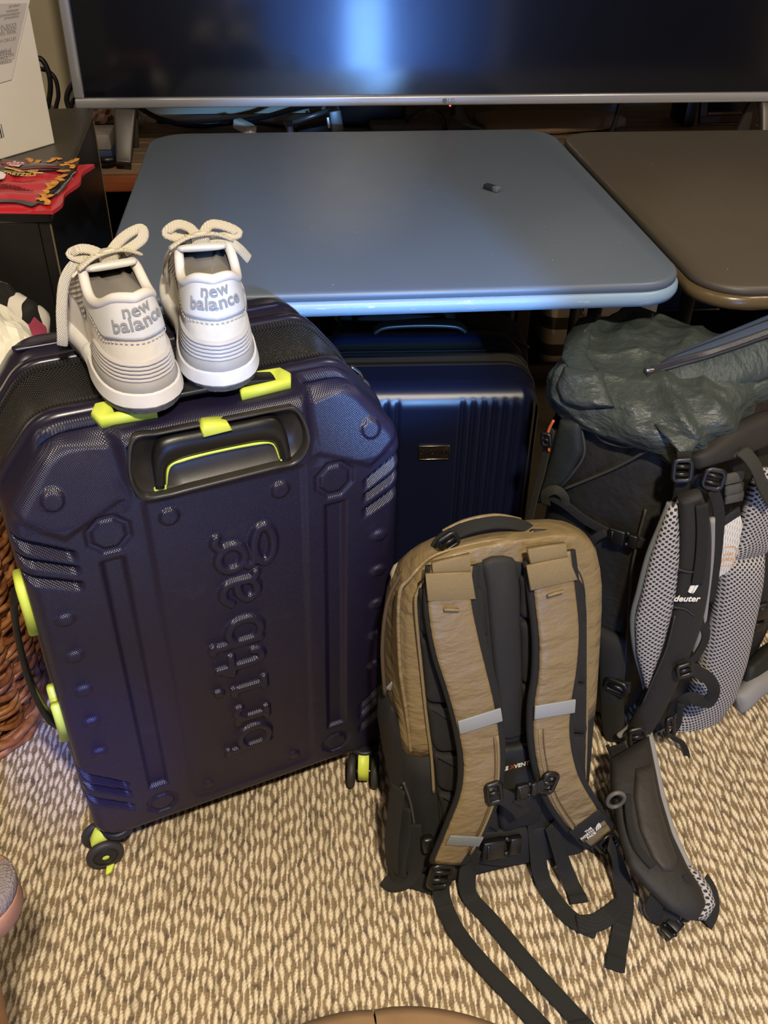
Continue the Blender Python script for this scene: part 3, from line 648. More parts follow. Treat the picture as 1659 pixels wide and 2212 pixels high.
# ================================================================== wicker basket and the gift wrap in it
def basket():
    cx, cy, W, D, Hh = -.445, -.025, .53, .37, .47
    r = root('wicker_basket', 'brown wicker basket on the carpet behind the big suitcase', 'basket', (cx, cy, 0)); 
    t = NT('wicker'); co = t.coord(); mp = t.n('ShaderNodeMapping'); mp.inputs['Scale'].default_value = (12, 12, 30); t.l(co, mp.inputs[0])
    t.l(t.ramp(t.noise(mp.outputs[0], 2.2, 4), [(.28, rgb(70, 38, 20)), (.5, rgb(138, 84, 46)), (.74, rgb(190, 136, 84))]), t.b.inputs['Base Color'])
    t.b.inputs['Roughness'].default_value = .42; t.l(t.bump(t.noise(co, 240, 3), .3, .001), t.b.inputs['Normal'])
    def outline(k): return rrect(W+k, D+k, .09, 10)
    base = resample(np.vstack([outline(0), outline(0)[:1]]), 241)[:-1]; nrm = []
    for i in range(240):
        tg = base[(i+1) % 240]-base[i-1]; nrm.append(unit((tg[1], -tg[0])))
    nrm = np.array(nrm); ns = 30; arc = np.arange(240)/240*ns
    for k in range(44):
        z = .018+k*.0100; fl = 1-.07*(1-z/Hh)
        wv = .0078*np.sin(np.pi*arc*1+np.pi*k)
        slant = .006*np.sin(2*np.pi*arc*.5+k*1.9)
        P = np.c_[base[:, 0]*fl+nrm[:, 0]*wv+cx, base[:, 1]*fl+nrm[:, 1]*wv+cy, z+slant+.0025*np.sin(np.pi*arc+k*np.pi+1.2)]
        make('cane', G().tube(P[::1], .0054, 6, closed=True), t.m, r)
    for k in range(ns):
        i = int(240*k/ns); b = base[i]; P = np.array([(b[0]*(1-.07*(1-z/Hh))+cx, b[1]*(1-.07*(1-z/Hh))+cy, z) for z in np.linspace(.01, Hh, 8)])
        make('stake', G().tube(P, .0045, 6), t.m, r)
    for k, z in ((0, .008), (1, .022)):
        P = np.c_[base[:, 0]*(.955)+nrm[:, 0]*.006+cx, base[:, 1]*.955+nrm[:, 1]*.006+cy, z+.003*np.sin(np.pi*arc*2+k*3)]; make('base_coil', G().tube(P, .0085, 7, closed=True), t.m, r)
    for k in range(2):
        P = np.c_[base[:, 0]+nrm[:, 0]*.006*np.sin(np.pi*arc+k*np.pi)+cx, base[:, 1]+nrm[:, 1]*.006*np.sin(np.pi*arc+k*np.pi)+cy, Hh+.004*np.cos(np.pi*arc+k*np.pi)]; make('rim_coil', G().tube(P, .009, 7, closed=True), t.m, r)
    make('basket_floor', G().loft([np.c_[base*.93+[cx, cy], np.full(240, z)] for z in (.006, .014)]), t.m, r)
    # what pokes out of it
    tis = mat('white_tissue_paper', rgb(232, 226, 206), .85)
    c = AY(-52, 776, -.055); g = blob((c[0], c[1], c[2]-.02), .076, 21, 4, .32, 1.5, (1.0, 1.1, 1.15)); make('tissue_paper', g, tis, None, smooth=False, label='crumpled cream tissue paper poking out of the wicker basket', cat='tissue paper')
    t2 = NT('floral_wrap'); co = t2.coord(); v = t2.n('ShaderNodeTexVoronoi'); v.inputs['Scale'].default_value = 26; t2.l(t2.coord(), v.inputs['Vector'])
    w = t2.n('ShaderNodeTexWave'); w.inputs['Scale'].default_value = 9; w.inputs['Distortion'].default_value = 9; t2.l(co, w.inputs['Vector'])
    k1 = t2.mix(t2.math('GREATER_THAN', w.outputs['Fac'], .52), rgb(38, 36, 34), rgb(222, 214, 200))
    t2.l(t2.mix(t2.math('GREATER_THAN', t2.noise(co, 11, 2), .56), k1, rgb(166, 70, 92)), t2.b.inputs['Base Color']); t2.b.inputs['Roughness'].default_value = .35
    c = AY(-8, 740, .075); g = blob((c[0]-.02, c[1]+.03, c[2]-.03), .088, 5, 4, .22, 1.8, (1.0, 1.0, 1.1)); make('gift_bag', g, t2.m, None, label='black white and pink patterned gift wrap behind the cream tissue', cat='gift wrap')
basket()

# ================================================================== armchair arm and pouf at the camera's feet
def armchair():
    z = .50; e = AZ(38, 1893, z); r = root('armchair', 'worn tan armchair arm with padded top at the lower left', 'armchair', (e[0]-.05, e[1], 0))
    d = unit((-.93, -.36, 0)); n = np.array([-d[1], d[0], 0]); tan = mat('tan_leather', rgb(150, 104, 66), .55, var=.18, vscale=30, bump=.3, bscale=150)
    def cap(hw, z_, L=.34, back=0.0):
        th = np.linspace(-np.pi/2, np.pi/2, 15); c0 = e+d*hw
        pts = [c0+n*hw*math.sin(a)-d*(hw-back)*math.cos(a) for a in th]; pts = pts+[c0+d*L+n*hw, c0+d*L-n*hw]
        return np.array([[p[0], p[1], z_] for p in pts])
    make('arm_rail', G().loft([cap(.030, z-.030, back=.004), cap(.040, z-.022), cap(.043, z-.010), cap(.042, z-.002), cap(.038, z)]), tan, r)
    t = NT('worn_pad'); co = t.coord(); f = t.ramp(t.noise(co, 22, 3), [(.5, (0, 0, 0)), (.6, (1, 1, 1))])
    t.l(t.mix(f, rgb(112, 98, 76), rgb(168, 112, 60)), t.b.inputs['Base Color']); t.b.inputs['Roughness'].default_value = .75
    v = t.n('ShaderNodeTexVoronoi'); v.inputs['Scale'].default_value = 500; t.l(co, v.inputs['Vector']); t.l(t.bump(v.outputs['Distance'], .8, .0015), t.b.inputs['Normal'])
    make('arm_pad', G().loft([cap(.037, z-.001), cap(.036, z+.004), cap(.031, z+.009), cap(.020, z+.012)]), t.m, r)
    p0 = e+d*.055+n*.0; P = catmull([p0+[0, 0, -.02], p0+n*-.02+[-.01, -.02, -.16], p0+n*-.03+[-.012, -.05, -.32], p0+[0, -.05, -.498]], 8)
    make('arm_post', G().tube(P, np.linspace(.026, .020, len(P)), 14), tan, r)
    make('seat_rail', G().box(p0+d*.24+np.array([0, -.06, -.14]), (.09, .4, .09), None, .02, 3), tan, r)
    make('arm_post', G().tube(np.array([p0+d*.30+[0, 0, -.02], p0+d*.30+[0, 0, -.498]]), .02, 12), tan, r)
armchair()
def pouf():
    a = AZ(785, 2188, .40); R = .245; c = np.array([a[0]+.01, a[1]-R+.024, 0]); tan = mat('tan_leather_pouf', rgb(140, 112, 82), .5, var=.14, vscale=18, bump=.25, bscale=90)
    r = root('leather_pouf', 'tan leather pouf edge at the bottom of the picture', 'pouf', c)
    for k in range(8):
        g = G(); th = np.linspace(k*np.pi/4+.004, (k+1)*np.pi/4-.004, 14); prof = [(.80, .004), (.96, .03), (1.0, .12), (1.02, .22), (1.0, .32), (.97, .375), (.90, .395), (.6, .402), (.05, .405)]
        bul = 1-.012*np.abs(np.linspace(-1, 1, 14))**4
        g.grid(np.array([[(c[0]+R*q*b*math.cos(t), c[1]+R*q*b*math.sin(t), z) for t, b in zip(th, bul)] for q, z in prof]), flip=True); make('leather_panel', g, tan, r)
    g = G().lathe(c+[0, 0, .2], (0, 0, 1), [(R*.78, -.195), (R*.94, -.17), (R*.985, -.08), (R*.99, .1), (R*.95, .17), (R*.88, .190), (R*.3, .199)], 48); make('core', g, mat('seam_dark', rgb(112, 76, 48), .8), r)
pouf()
# ================================================================== the big suitcase
YW, LE = math.radians(18.8), math.radians(-2.0)
_U = np.array([math.cos(YW), math.sin(YW), 0]); _B = np.array([-math.sin(YW), math.cos(YW), 0]); _V = np.array([0, 0, 1])*math.cos(LE)+_B*math.sin(LE)
_a = AZ(530, 1713, .06); CF_ = Fr(_a-.06*_V, _U, _V)      # u right, v up, n toward the camera; front skin at n = 0
CU0, TOP, BOT, HW = .010, .716, .060, .226
def octo(ins=0.0, k=6, top=None, bot=None, hw=None):
    """suitcase outline seen from the front, top corners cut, lower corners rounded"""
    T = (top or TOP)-ins; Bt = (bot or BOT)+ins; h = (hw or HW)-ins; ch = .062
    raw = [(h, Bt), (h, T-ch*1.15), (h-ch*.92, T), (-h+ch*.92, T), (-h, T-ch*1.15), (-h, Bt)]; rad = [.04, .05, .05, .05, .05, .04]
    out = []; n = len(raw)
    for i in range(n):
        p, a, b = np.array(raw[i]), np.array(raw[i-1]), np.array(raw[(i+1) % n]); d1, d2 = unit(a-p), unit(b-p); ang = math.acos(np.clip(d1@d2, -1, 1)); rr = max(rad[i]-ins, .008); t_ = rr/math.tan(ang/2)
        c = p+unit(d1+d2)*(rr/math.sin(ang/2)); s0, s1 = p+d1*t_-c, p+d2*t_-c; a0, a1 = math.atan2(s0[1], s0[0]), math.atan2(s1[1], s1[0])
        da = (a1-a0+np.pi) % (2*np.pi)-np.pi
        for j in range(k+1): q = a0+da*j/k; out.append(c+rr*np.array([math.cos(q), math.sin(q)]))
    return np.array(out)+[CU0, 0]
def sstep(x, a, b): t = np.clip((x-a)/(b-a), 0, 1); return t*t*(3-2*t)
def seg_d(u, v, pts):
    d = np.full(u.shape, 9.0)
    for (a, b), (c, e) in zip(pts[:-1], pts[1:]):
        ux, vx = c-a, e-b; L = ux*ux+vx*vx+1e-12; t = np.clip(((u-a)*ux+(v-b)*vx)/L, 0, 1)
        d = np.minimum(d, np.hypot(u-a-t*ux, v-b-t*vx))
    return d
def poly_sd(u, v, P):
    P = np.asarray(P, float); d = seg_d(u, v, list(map(tuple, np.vstack([P, P[:1]])))); ins = np.zeros(u.shape, bool)
    for (a, b), (c, e) in zip(P, np.roll(P, -1, 0)):
        cond = ((b > v) != (e > v)) & (u < (c-a)*(v-b)/(e-b+1e-12)+a); ins ^= cond
    return np.where(ins, -d, d)
TRAY = np.array([(-.074, .7105), (.100, .7085), (.112, .696), (.1155, .670), (.112, .650), (.100, .640), (-.070, .636), (-.082, .644), (-.0855, .664), (-.083, .700)])
def letters():
    S = []
    def ln(*p): S.append((catmull([np.array(q) for q in p], 6) if len(p) > 2 else np.array(p)))
    def el(cx, cy, rx, ry, a0, a1):
        t = np.radians(np.linspace(a0, a1, 20)); S.append(np.stack([cx+rx*np.cos(t), cy+ry*np.sin(t)], 1))
    for x, hgt in ((.165, .060), (.377, .064)):                                   # b
        ln((x, .0), (x, hgt)); ln((x-.006, hgt), (x+.003, hgt)); el(x+.018, .0205, .021, .0215, 150, -150)
    ln((.228, 0), (.228, .042)); ln((.221, .042), (.230, .042)); ln((.230, .032), (.240, .043), (.250, .040)); ln((.219, 0), (.237, 0)); S.append(np.array([(.250, .037), (.2505, .037)]))
    ln((.289, 0), (.289, .043)); ln((.281, .042), (.291, .043)); ln((.280, 0), (.298, 0)); S.append(np.array([(.2925, .063), (.2935, .063)])); S.append(np.array([(.292, .061), (.294, .065)]))
    ln((.335, .010), (.335, .060)); ln((.335, .012), (.340, .001), (.352, .003), (.356, .012)); ln((.322, .042), (.354, .042)); ln((.324, .044), (.335, .058))
    ln((.448, .034), (.459, .043), (.473, .042), (.481, .032), (.481, .006), (.489, .0)); ln((.481, .025), (.462, .023), (.450, .013), (.457, .001), (.471, .001), (.481, .009))
    el(.521, .0285, .0185, .0165, 0, 360); ln((.510, .014), (.503, .007), (.512, .001), (.535, -.001), (.553, -.006)); el(.530, -.0125, .0275, .0125, 35, 385); ln((.536, .039), (.548, .047), (.556, .045))
    return S
def case_height(u, v):
    """relief of the front skin, positive toward the camera"""
    h = np.zeros(u.shape); x = u-CU0-.004
    # bevel: the upper corners fall back, the middle stays up for the handle tray
    side = sstep(np.abs(x), .098, .118)
    fall = np.clip(v-.625, 0, 1)*.34
    h -= fall*side+np.clip(v-.668, 0, 1)*.25*(1-side)
    h -= .004*sstep(-poly_sd(u, v, [(CU0-.24, .640), (CU0-.165, .612), (CU0-.09, .628), (CU0-.088, .61), (CU0-.24, .61)]), 0, .006)*0
    # lower pad line under the corner bevels
    for s in (-1, 1):
        c = CU0+.004
        pad = poly_sd(u, v, [(c+s*.108, .705), (c+s*.106, .640), (c+s*.150, .622), (c+s*.178, .606), (c+s*.23, .648), (c+s*.23, .66), (c+s*.17, .72)])
        h += .0055*sstep(-pad, -.002, .010)
        # channel
        g = np.maximum(np.abs(u-(c+s*.134))-.0155, np.abs(v-.355)-.212); h -= .0065*sstep(-g, -.001, .0075)
        # eight-sided rings, cut in
        for cy, rx, ry in ((.601, .0245, .0255), (.107, .0215, .0205)):
            a, b = np.abs(u-(c+s*.133))/rx, np.abs(v-cy)/ry; ro = np.maximum(np.maximum(a, b), (a+b)*.72)
            h -= .0032*np.exp(-((ro-.86)/.16)**4)
        # round studs
        for su, sv, rr, hh in ((.0655, .6045, .0112, .0045), (.181, .659, .0115, .0048), (.0655, .108, .0085, .0035)):
            d = np.hypot(u-(c+s*su), v-sv); h += hh*sstep(rr+.002-d, 0, .005)
        for k in range(5):
            d = np.hypot((u-(c+s*.196-.002))/1.25, v-(.496-.0605*k)); h += .0042*sstep(.0112-d, 0, .007)
        # slanted fins at the corners
        for (v0, v1, w) in ((.614, .580, .0095), (.590, .560, .0075), (.564, .536, .0085), (.214, .164, .0095), (.193, .147, .0075), (.162, .116, .0085)):
            t = np.clip((np.abs(u-c)-.172)/.052, -.3, 1.2); vc = v1+(v0-v1)*t; e = (v-vc)
            win = sstep(np.abs(u-c), .168, .180)*sstep(.232-np.abs(u-c), 0, .006)
            h -= .0072*win*np.clip((e+w)/(2.0*w), 0, 1)*sstep(w-e, -.0012, .0012)
    # middle plate, sunk
    pl = np.maximum(np.abs(u-(CU0+.006))-.094, np.maximum(v-.632, .086-v)); pl = np.where((np.abs(u-CU0-.006) > .074) & (v < .106), np.hypot(np.abs(u-CU0-.006)-.074, .106-v)-.020, pl)
    h -= .0028*sstep(-pl, -.003, .006)
    d = np.full(u.shape, 9.0)
    for S in letters(): d = np.minimum(d, seg_d(u, v, [(.0425-y+.006*(x-.165)*0, x) for x, y in S]))
    h += .0056*sstep(.0078-d, 0, .0048)
    h -= .042*sstep(-poly_sd(u, v, TRAY), -.0005, .0035)
    return h
def shellmat(name):
    t = NT(name); co = t.coord(True); d = t.dots(co, .0027, .0027); t.b.inputs['Roughness'].default_value = .30; t.b.inputs['Specular IOR Level'].default_value = .5
    f = t.noise(co, 14, 5, .65); sc = t.ramp(f, [(.60, (0, 0, 0)), (.75, (1, 1, 1))])
    t.l(t.mix(t.math('MULTIPLY', sc, .35), rgb(25, 21, 43), rgb(54, 49, 58)), t.b.inputs['Base Color'])
    ro = t.n('ShaderNodeMapRange'); t.l(t.noise(co, 30, 4), ro.inputs[0]); ro.inputs[3].default_value = .27; ro.inputs[4].default_value = .38; t.l(ro.outputs[0], t.b.inputs['Roughness'])
    t.l(t.bump(t.math('SUBTRACT', .5, d), .85, .0009), t.b.inputs['Normal']); return t.m
def big_case():
    r = root('large_suitcase', 'large dark purple hard shell suitcase embossed britbag with lime trim', 'suitcase', (float(CF_.pt(CU0, 0, -.15)[0]), float(CF_.pt(CU0, 0, -.15)[1]), 0))
    shell = shellmat('purple_shell'); smooth_shell = mat('purple_shell_smooth', rgb(27, 23, 38), .3, bump=.05, bscale=300)
    # front skin: rows between the outline's left and right edges
    O = octo(0, 10); R1 = .016
    vs = np.unique(np.r_[np.linspace(BOT, BOT+.03, 26), np.arange(BOT+.03, TOP-.03, .00165), np.linspace(TOP-.03, TOP, 30)])
    def ext(v, ins=0.0):
        P = octo(ins, 10); Q = np.vstack([P, P[:1]]); xs = []
        for (a, b), (c, e) in zip(Q[:-1], Q[1:]):
            if (b-v)*(e-v) <= 0 and abs(e-b) > 1e-9: xs.append(a+(c-a)*(v-b)/(e-b))
        return (min(xs), max(xs)) if len(xs) >= 2 else None
    s = np.unique(np.r_[np.linspace(0, .05, 24), np.linspace(.05, .95, 250), np.linspace(.95, 1, 24)])
    LR = [ext(np.clip(v, BOT+1e-5, TOP-1e-5)) for v in vs]
    Uu = np.array([l+(q-l)*s for l, q in LR]); Vv = np.repeat(vs[:, None], len(s), 1)
    e = -poly_sd(Uu, Vv, octo(0, 10)); e = np.clip(e, 0, R1)
    edge = -(R1-np.sqrt(np.clip(R1**2-(R1-e)**2, 0, None)))
    Hh = case_height(Uu, Vv)+edge
    P = CF_.arr(np.stack([Uu, Vv, Hh], -1)); g = G().grid(P, uv=np.stack([Uu, Vv], -1))
    # wall from the skin's border back to the rim
    m, n = Uu.shape; loop = [(0, j) for j in range(n)]+[(i, n-1) for i in range(1, m)]+[(m-1, j) for j in range(n-2, -1, -1)]+[(i, 0) for i in range(m-2, 0, -1)]
    B2 = np.array([(Uu[i, j], Vv[i, j]) for i, j in loop]); B3 = np.array([(Uu[i, j], Vv[i, j], Hh[i, j]) for i, j in loop]); cen = np.array([CU0, .39])
    RIM = -.080
    def off(k): return cen+(B2-cen)*(1+k)
    rings = [B3]+[np.c_[off(k), np.full(len(B2), z)] for k, z in ((.002, -.040), (.004, RIM+.012))]
    g.grid(np.array([CF_.arr(q) for q in rings]), cv=True, uv=np.array([np.c_[q[:, 0]+q[:, 2]*.7, q[:, 1]+q[:, 2]*.7] for q in rings]))
    make('front_shell', g, shell, r)
    Bs = resample(np.vstack([octo(0, 10), octo(0, 10)[:1]]), 300)[:-1]
    def oc(k, z): return CF_.arr(np.c_[cen+(Bs-cen)*(1+k), np.full(len(Bs), z)])
    make('front_rim', G().loft([oc(.004, RIM+.013), oc(.016, RIM+.011), oc(.020, RIM+.004), oc(.018, RIM-.003), oc(.004, RIM-.005)], cap=False), smooth_shell, r)
    # zips and mesh expansion band
    zipm = mat('zip_tape', rgb(14, 13, 14), .7, weave=.0018)
    make('zip_tape', G().loft([oc(.004, RIM-.004), oc(.007, RIM-.016)], cap=False), zipm, r); make('zip_tape', G().loft([oc(.006, -.176), oc(.005, -.190)], cap=False), zipm, r)
    make('expansion_band', G().loft([oc(.006, RIM-.015), oc(.000, RIM-.018), oc(-.006, -.105), oc(-.012, -.135), oc(-.004, -.165), oc(.005, -.177)], cap=False, uv=np.array([np.stack([np.cumsum(np.r_[0, np.linalg.norm(np.diff(Bs, axis=0), axis=1)]), np.full(len(Bs), z)], 1) for z in (-.095, -.098, -.105, -.135, -.165, -.177)])),
         dotmat('black_mesh', rgb(46, 44, 42), rgb(7, 7, 7), .0046, .0046, .16, .34, .36, 1.0), r)
    teeth = mat('zip_teeth', rgb(44, 42, 42), .35)
    for z, kk in ((RIM-.011, .010), (-.1825, .009)):
        Q = resample(np.vstack([Bs, Bs[:1]]), 561)[:-1]; g = G()
        for i in range(560):
            tg = unit(Q[(i+1) % 560]-Q[i-1]); nn = np.array([tg[1], -tg[0]]); c = cen+(Q[i]-cen)*(1+kk); f = Fr(CF_.pt(c[0], c[1], z), CF_.U*tg[0]+CF_.V*tg[1], CF_.N)
            vs8 = [f.pt(a*.0013, b*.0030, q*.0014) for a in (-1, 1) for b in (-1, 1) for q in (-1, 1)]
            g.add(vs8, [(0, 1, 3, 2), (4, 6, 7, 5), (0, 4, 5, 1), (2, 3, 7, 6), (0, 2, 6, 4), (1, 5, 7, 3)])
        o = make('zip_teeth', g, teeth, r, smooth=False, kind='stuff')
    # back shell
    make('back_rim', G().loft([oc(.005, -.189), oc(.016, -.190), oc(.020, -.196), oc(.018, -.204), oc(.004, -.206)], cap=False), smooth_shell, r)
    make('back_shell', G().loft([oc(.004, -.204), oc(.003, -.250), oc(-.004, -.268), oc(-.022, -.282), oc(-.06, -.288), oc(-.4, -.288)]), smooth_shell, r)
    for s in (-1, 1):
        c = CF_.pt(CU0+s*.128-.01, TOP+.0012, -.238); f = Fr(c, CF_.U, CF_.N); make('top_ridge', G().prism(rrect(.075, .010, .0045), f, -.002, .003, .0015), shell, r)
    # handle tray
    tr = mat('tray_plastic', rgb(40, 37, 34), .38, var=.25, vscale=25, bump=.08, bscale=300)
    T0 = resample(np.vstack([TRAY, TRAY[:1]]), 121)[:-1]; T0 = np.array(catmull([np.r_[p, 0] for p in T0[::6]], 6, True))[:, :2]; tc = T0.mean(0)
    def tq(k, z): q = tc+(T0-tc)*np.array([1+k*.55, 1+k*1.5]); return CF_.arr(np.c_[q, np.full(len(q), z)+np.where(q[:, 1] > .668, -(q[:, 1]-.668)*.25, 0)])
    make('handle_tray', G().loft([tq(.02, -.006), tq(.035, .0005), tq(.022, .0038), tq(-.015, .004), tq(-.045, .001), tq(-.075, -.010), tq(-.11, -.030), tq(-.13, -.034), tq(-.9, -.034)], cap=True), tr, r)
    # pull handle: grip arch, lime lining, lime button
    pu = lambda pts, n: np.array([CF_.px(x, y, n) for x, y in pts])
    outer = catmull([np.r_[p, 0] for p in pu([(330, 1048), (326, 985), (338, 952), (368, 938), (430, 926), (520, 908), (578, 897), (603, 905), (618, 935), (628, 988)], -.012)], 5)[:, :2]
    inner = catmull([np.r_[p, 0] for p in pu([(602, 988), (590, 956), (570, 950), (520, 957), (440, 974), (390, 988), (362, 1003), (356, 1045)], -.012)], 5)[:, :2]
    grip = G(); m = 46; A = resample(outer, m); Bn = resample(inner[::-1], m); sec = []
    for a, b in zip(A, Bn):
        cc = (a+b)/2; hh = (a-b)/2; sec.append([np.r_[cc+hh*x, y] for x, y in ((1, -.026), (1, -.010), (.8, -.004), (.2, -.002), (-.6, -.003), (-.95, -.008), (-1, -.026))])
    grip.loft(np.array([CF_.arr(np.array(q)) for q in sec])); ho = make('pull_handle', grip, black_plastic, r)
    lin = np.array(Bn); make('lime_lining', G().loft(np.array([CF_.arr(np.array([(p[0], p[1], z) for z in (-.0055, -.026)]+[tuple(p-(a-p)*.09)+(z,) for z in (-.026, -.0062)])) for p, a in zip(lin, A)])), lime, ho)
    for a, b in ((A[0], Bn[0]), (A[-1], Bn[-1])):
        c = (a+b)/2; d_ = np.linalg.norm(a-b); make('lime_foot', G().box((c[0], c[1]-.003, -.015), (d_+.001, .011, .020), CF_, .0015), lime, ho)
    bt = pu([(436, 940), (433, 922), (442, 914), (490, 910), (500, 924)], -.004); make('release_button', G().prism(bt, CF_, -.016, .0025, .002), lime, ho, label='lime release button')
    # top carry handle
    tp = lambda x, y: (lambda q: ((q-CF_.O)@CF_.U, -((q-CF_.O)@CF_.N)))(CAM+ray(x, y)*(((CF_.pt(0, TOP+.004)-CAM)@CF_.V)/(ray(x, y)@CF_.V)))
    ft = Fr(CF_.pt(0, TOP, 0), CF_.U, -CF_.N)
    a0, a1 = tp(210, 893), tp(620, 822); yc = (a0[1]+a1[1])/2
    hb = make('carry_handle', G().strap(np.array([ft.pt(a0[0]+.012, yc, .006), ft.pt(a0[0]+.05, yc, .013), ft.pt((a0[0]+a1[0])/2, yc, .0145), ft.pt(a1[0]-.05, yc, .013), ft.pt(a1[0]-.006, yc, .006)]), .022, .007, CF_.V, e=.4), black_plastic, r)
    def mount(u0, u1, s):
        po = np.array([(u0, yc-.017), (u1, yc-.021), (u1, yc-.010), (u0+(u1-u0)*.3, yc-.008), (u0+(u1-u0)*.3, yc+.008), (u1, yc+.010), (u1, yc+.021), (u0, yc+.017), (u0-(u1-u0)*.12, yc)])
        make('lime_mount', G().prism(po, ft, -.002, .011, .003), lime, hb)
    mount(a0[0], a0[0]+.058, 1); mount(a1[0], a1[0]-.058, -1)
    # side handle on the left wall
    fl = Fr(CF_.pt(CU0-HW*1.005, 0, 0), CF_.N, CF_.V)   # u toward camera, v up, n = ... left
    if fl.N@CF_.U > 0: fl = Fr(CF_.pt(CU0-HW*1.005, 0, 0), -CF_.N, CF_.V)
    sg = 1 if fl.U@CF_.N > 0 else -1
    zz = -.045*sg
    P = [fl.pt(zz, .515, .008), fl.pt(zz, .500, .017), fl.pt(zz, .43, .024), fl.pt(zz, .36, .024), fl.pt(zz, .305, .017), fl.pt(zz, .285, .008)]
    sh = make('side_handle', G().strap(np.array(P), .024, .008, fl.N, e=.4), black_plastic, r)
    for v0, v1 in ((.535, .462), (.262, .335)):
        po = np.array([(zz-.017, v0), (zz+.017, v0), (zz+.021, v1), (zz+.011, v1), (zz+.009, v0+(v1-v0)*.35), (zz-.009, v0+(v1-v0)*.35), (zz-.011, v1), (zz-.021, v1)])
        make('lime_mount', G().prism(po, fl, -.003, .010, .003), lime, sh)
    make('side_lock', G().box((CU0+HW*1.006, .60, -.05), (.016, .045, .03), CF_, .004), mat('lock_plastic', rgb(70, 66, 62), .4), r)
    # zipper pulls on the right shoulder
    c = cen+(np.array([CU0+.196, .676])-cen)*1.03
    for k in range(2):
        P = [CF_.pt(c[0]-.006+k*.010, c[1]+.010-k*.016, RIM-.010), CF_.pt(c[0]+.006+k*.010, c[1]-.002-k*.016, RIM-.006), CF_.pt(c[0]+.008+k*.010, c[1]-.016-k*.016, RIM-.008)]
        make('zip_pull', G().tube(catmull(P, 5), .0035, 8, flat=.5), steel, r)
    # casters
    rub = mat('wheel_rubber', rgb(44, 42, 42), .6, bump=.15, bscale=200); hubm = mat('wheel_hub', rgb(22, 23, 30), .5)
    def caster(u, n, ang, name='caster'):
        base = CF_.pt(u, BOT, n); base = np.array([base[0], base[1], 0]); d = np.array([math.cos(ang), math.sin(ang), 0]); ax = np.array([-d[1], d[0], 0]); R_ = .0268; w = .012
        hc = base+d*.026+[0, 0, R_]
        f = Fr(hc, d, (0, 0, 1)); po = np.array([(-.036, .036), (.004, .034), (.015, .014), (.013, -.008), (.0, -.013), (-.014, .006)])
        body = make('caster', G().prism(po, f, -.0085, .0085, .002), lime, r, label='lime caster fork')
        make('swivel_cup', G().lathe(base+[0, 0, .050], (0, 0, 1), [(.018, -.003), (.023, .004), (.025, .016), (.02, .016)], 24), hubm, body)
        for s in (-1, 1):
            c_ = hc+ax*s*.0185
            make('wheel', G().lathe(c_, ax*s, [(.008, -w/2), (R_*.72, -w/2), (R_*.93, -w*.42), (R_, -w*.15), (R_, w*.15), (R_*.93, w*.42), (R_*.72, w/2), (R_*.66, w*.33), (.006, w*.30)], 36), rub, body)
            make('hub', G().lathe(c_, ax*s, [(.0, w*.28), (R_*.66, w*.30), (R_*.64, w*.40), (.011, w*.44), (.0, w*.46)], 30), hubm, body)
            hx = np.array([(.0055*math.cos(a), .0042*math.sin(a)) for a in np.linspace(0, 2*np.pi, 7)[:-1]]); f2 = Fr(c_+ax*s*w*.40, d*s, np.cross(ax, d)*1.0 if s > 0 else np.cross(ax, d)); 
            if f2.N@(ax*s) < 0: f2 = Fr(f2.O, -f2.U, f2.V)
            make('hub_cap', G().prism(hx, f2, 0, .0014, .0005), lime, body)
            make('axle', G().cyl(hc+ax*s*.0095, ax, .003, .006, 10), steel, body)
    caster(CU0-.196, -.024, math.radians(199)); caster(CU0+.190, -.012, math.radians(-98)); caster(CU0-.185, -.245, math.radians(199)); caster(CU0+.185, -.245, math.radians(-71))
    return r
big_case()
p = AZ(236, 1876, .004); make('lime_scrap', G().prism(np.array([(-.003, -.011), (.004, -.006), (.007, .006), (.002, .013), (-.004, .004)]), Fr(p, (1, 0, 0), (0, 1, 0)), -.003, .0035, .001), lime, None, label='small lime plastic scrap on the carpet by the suitcase wheel', cat='scrap')
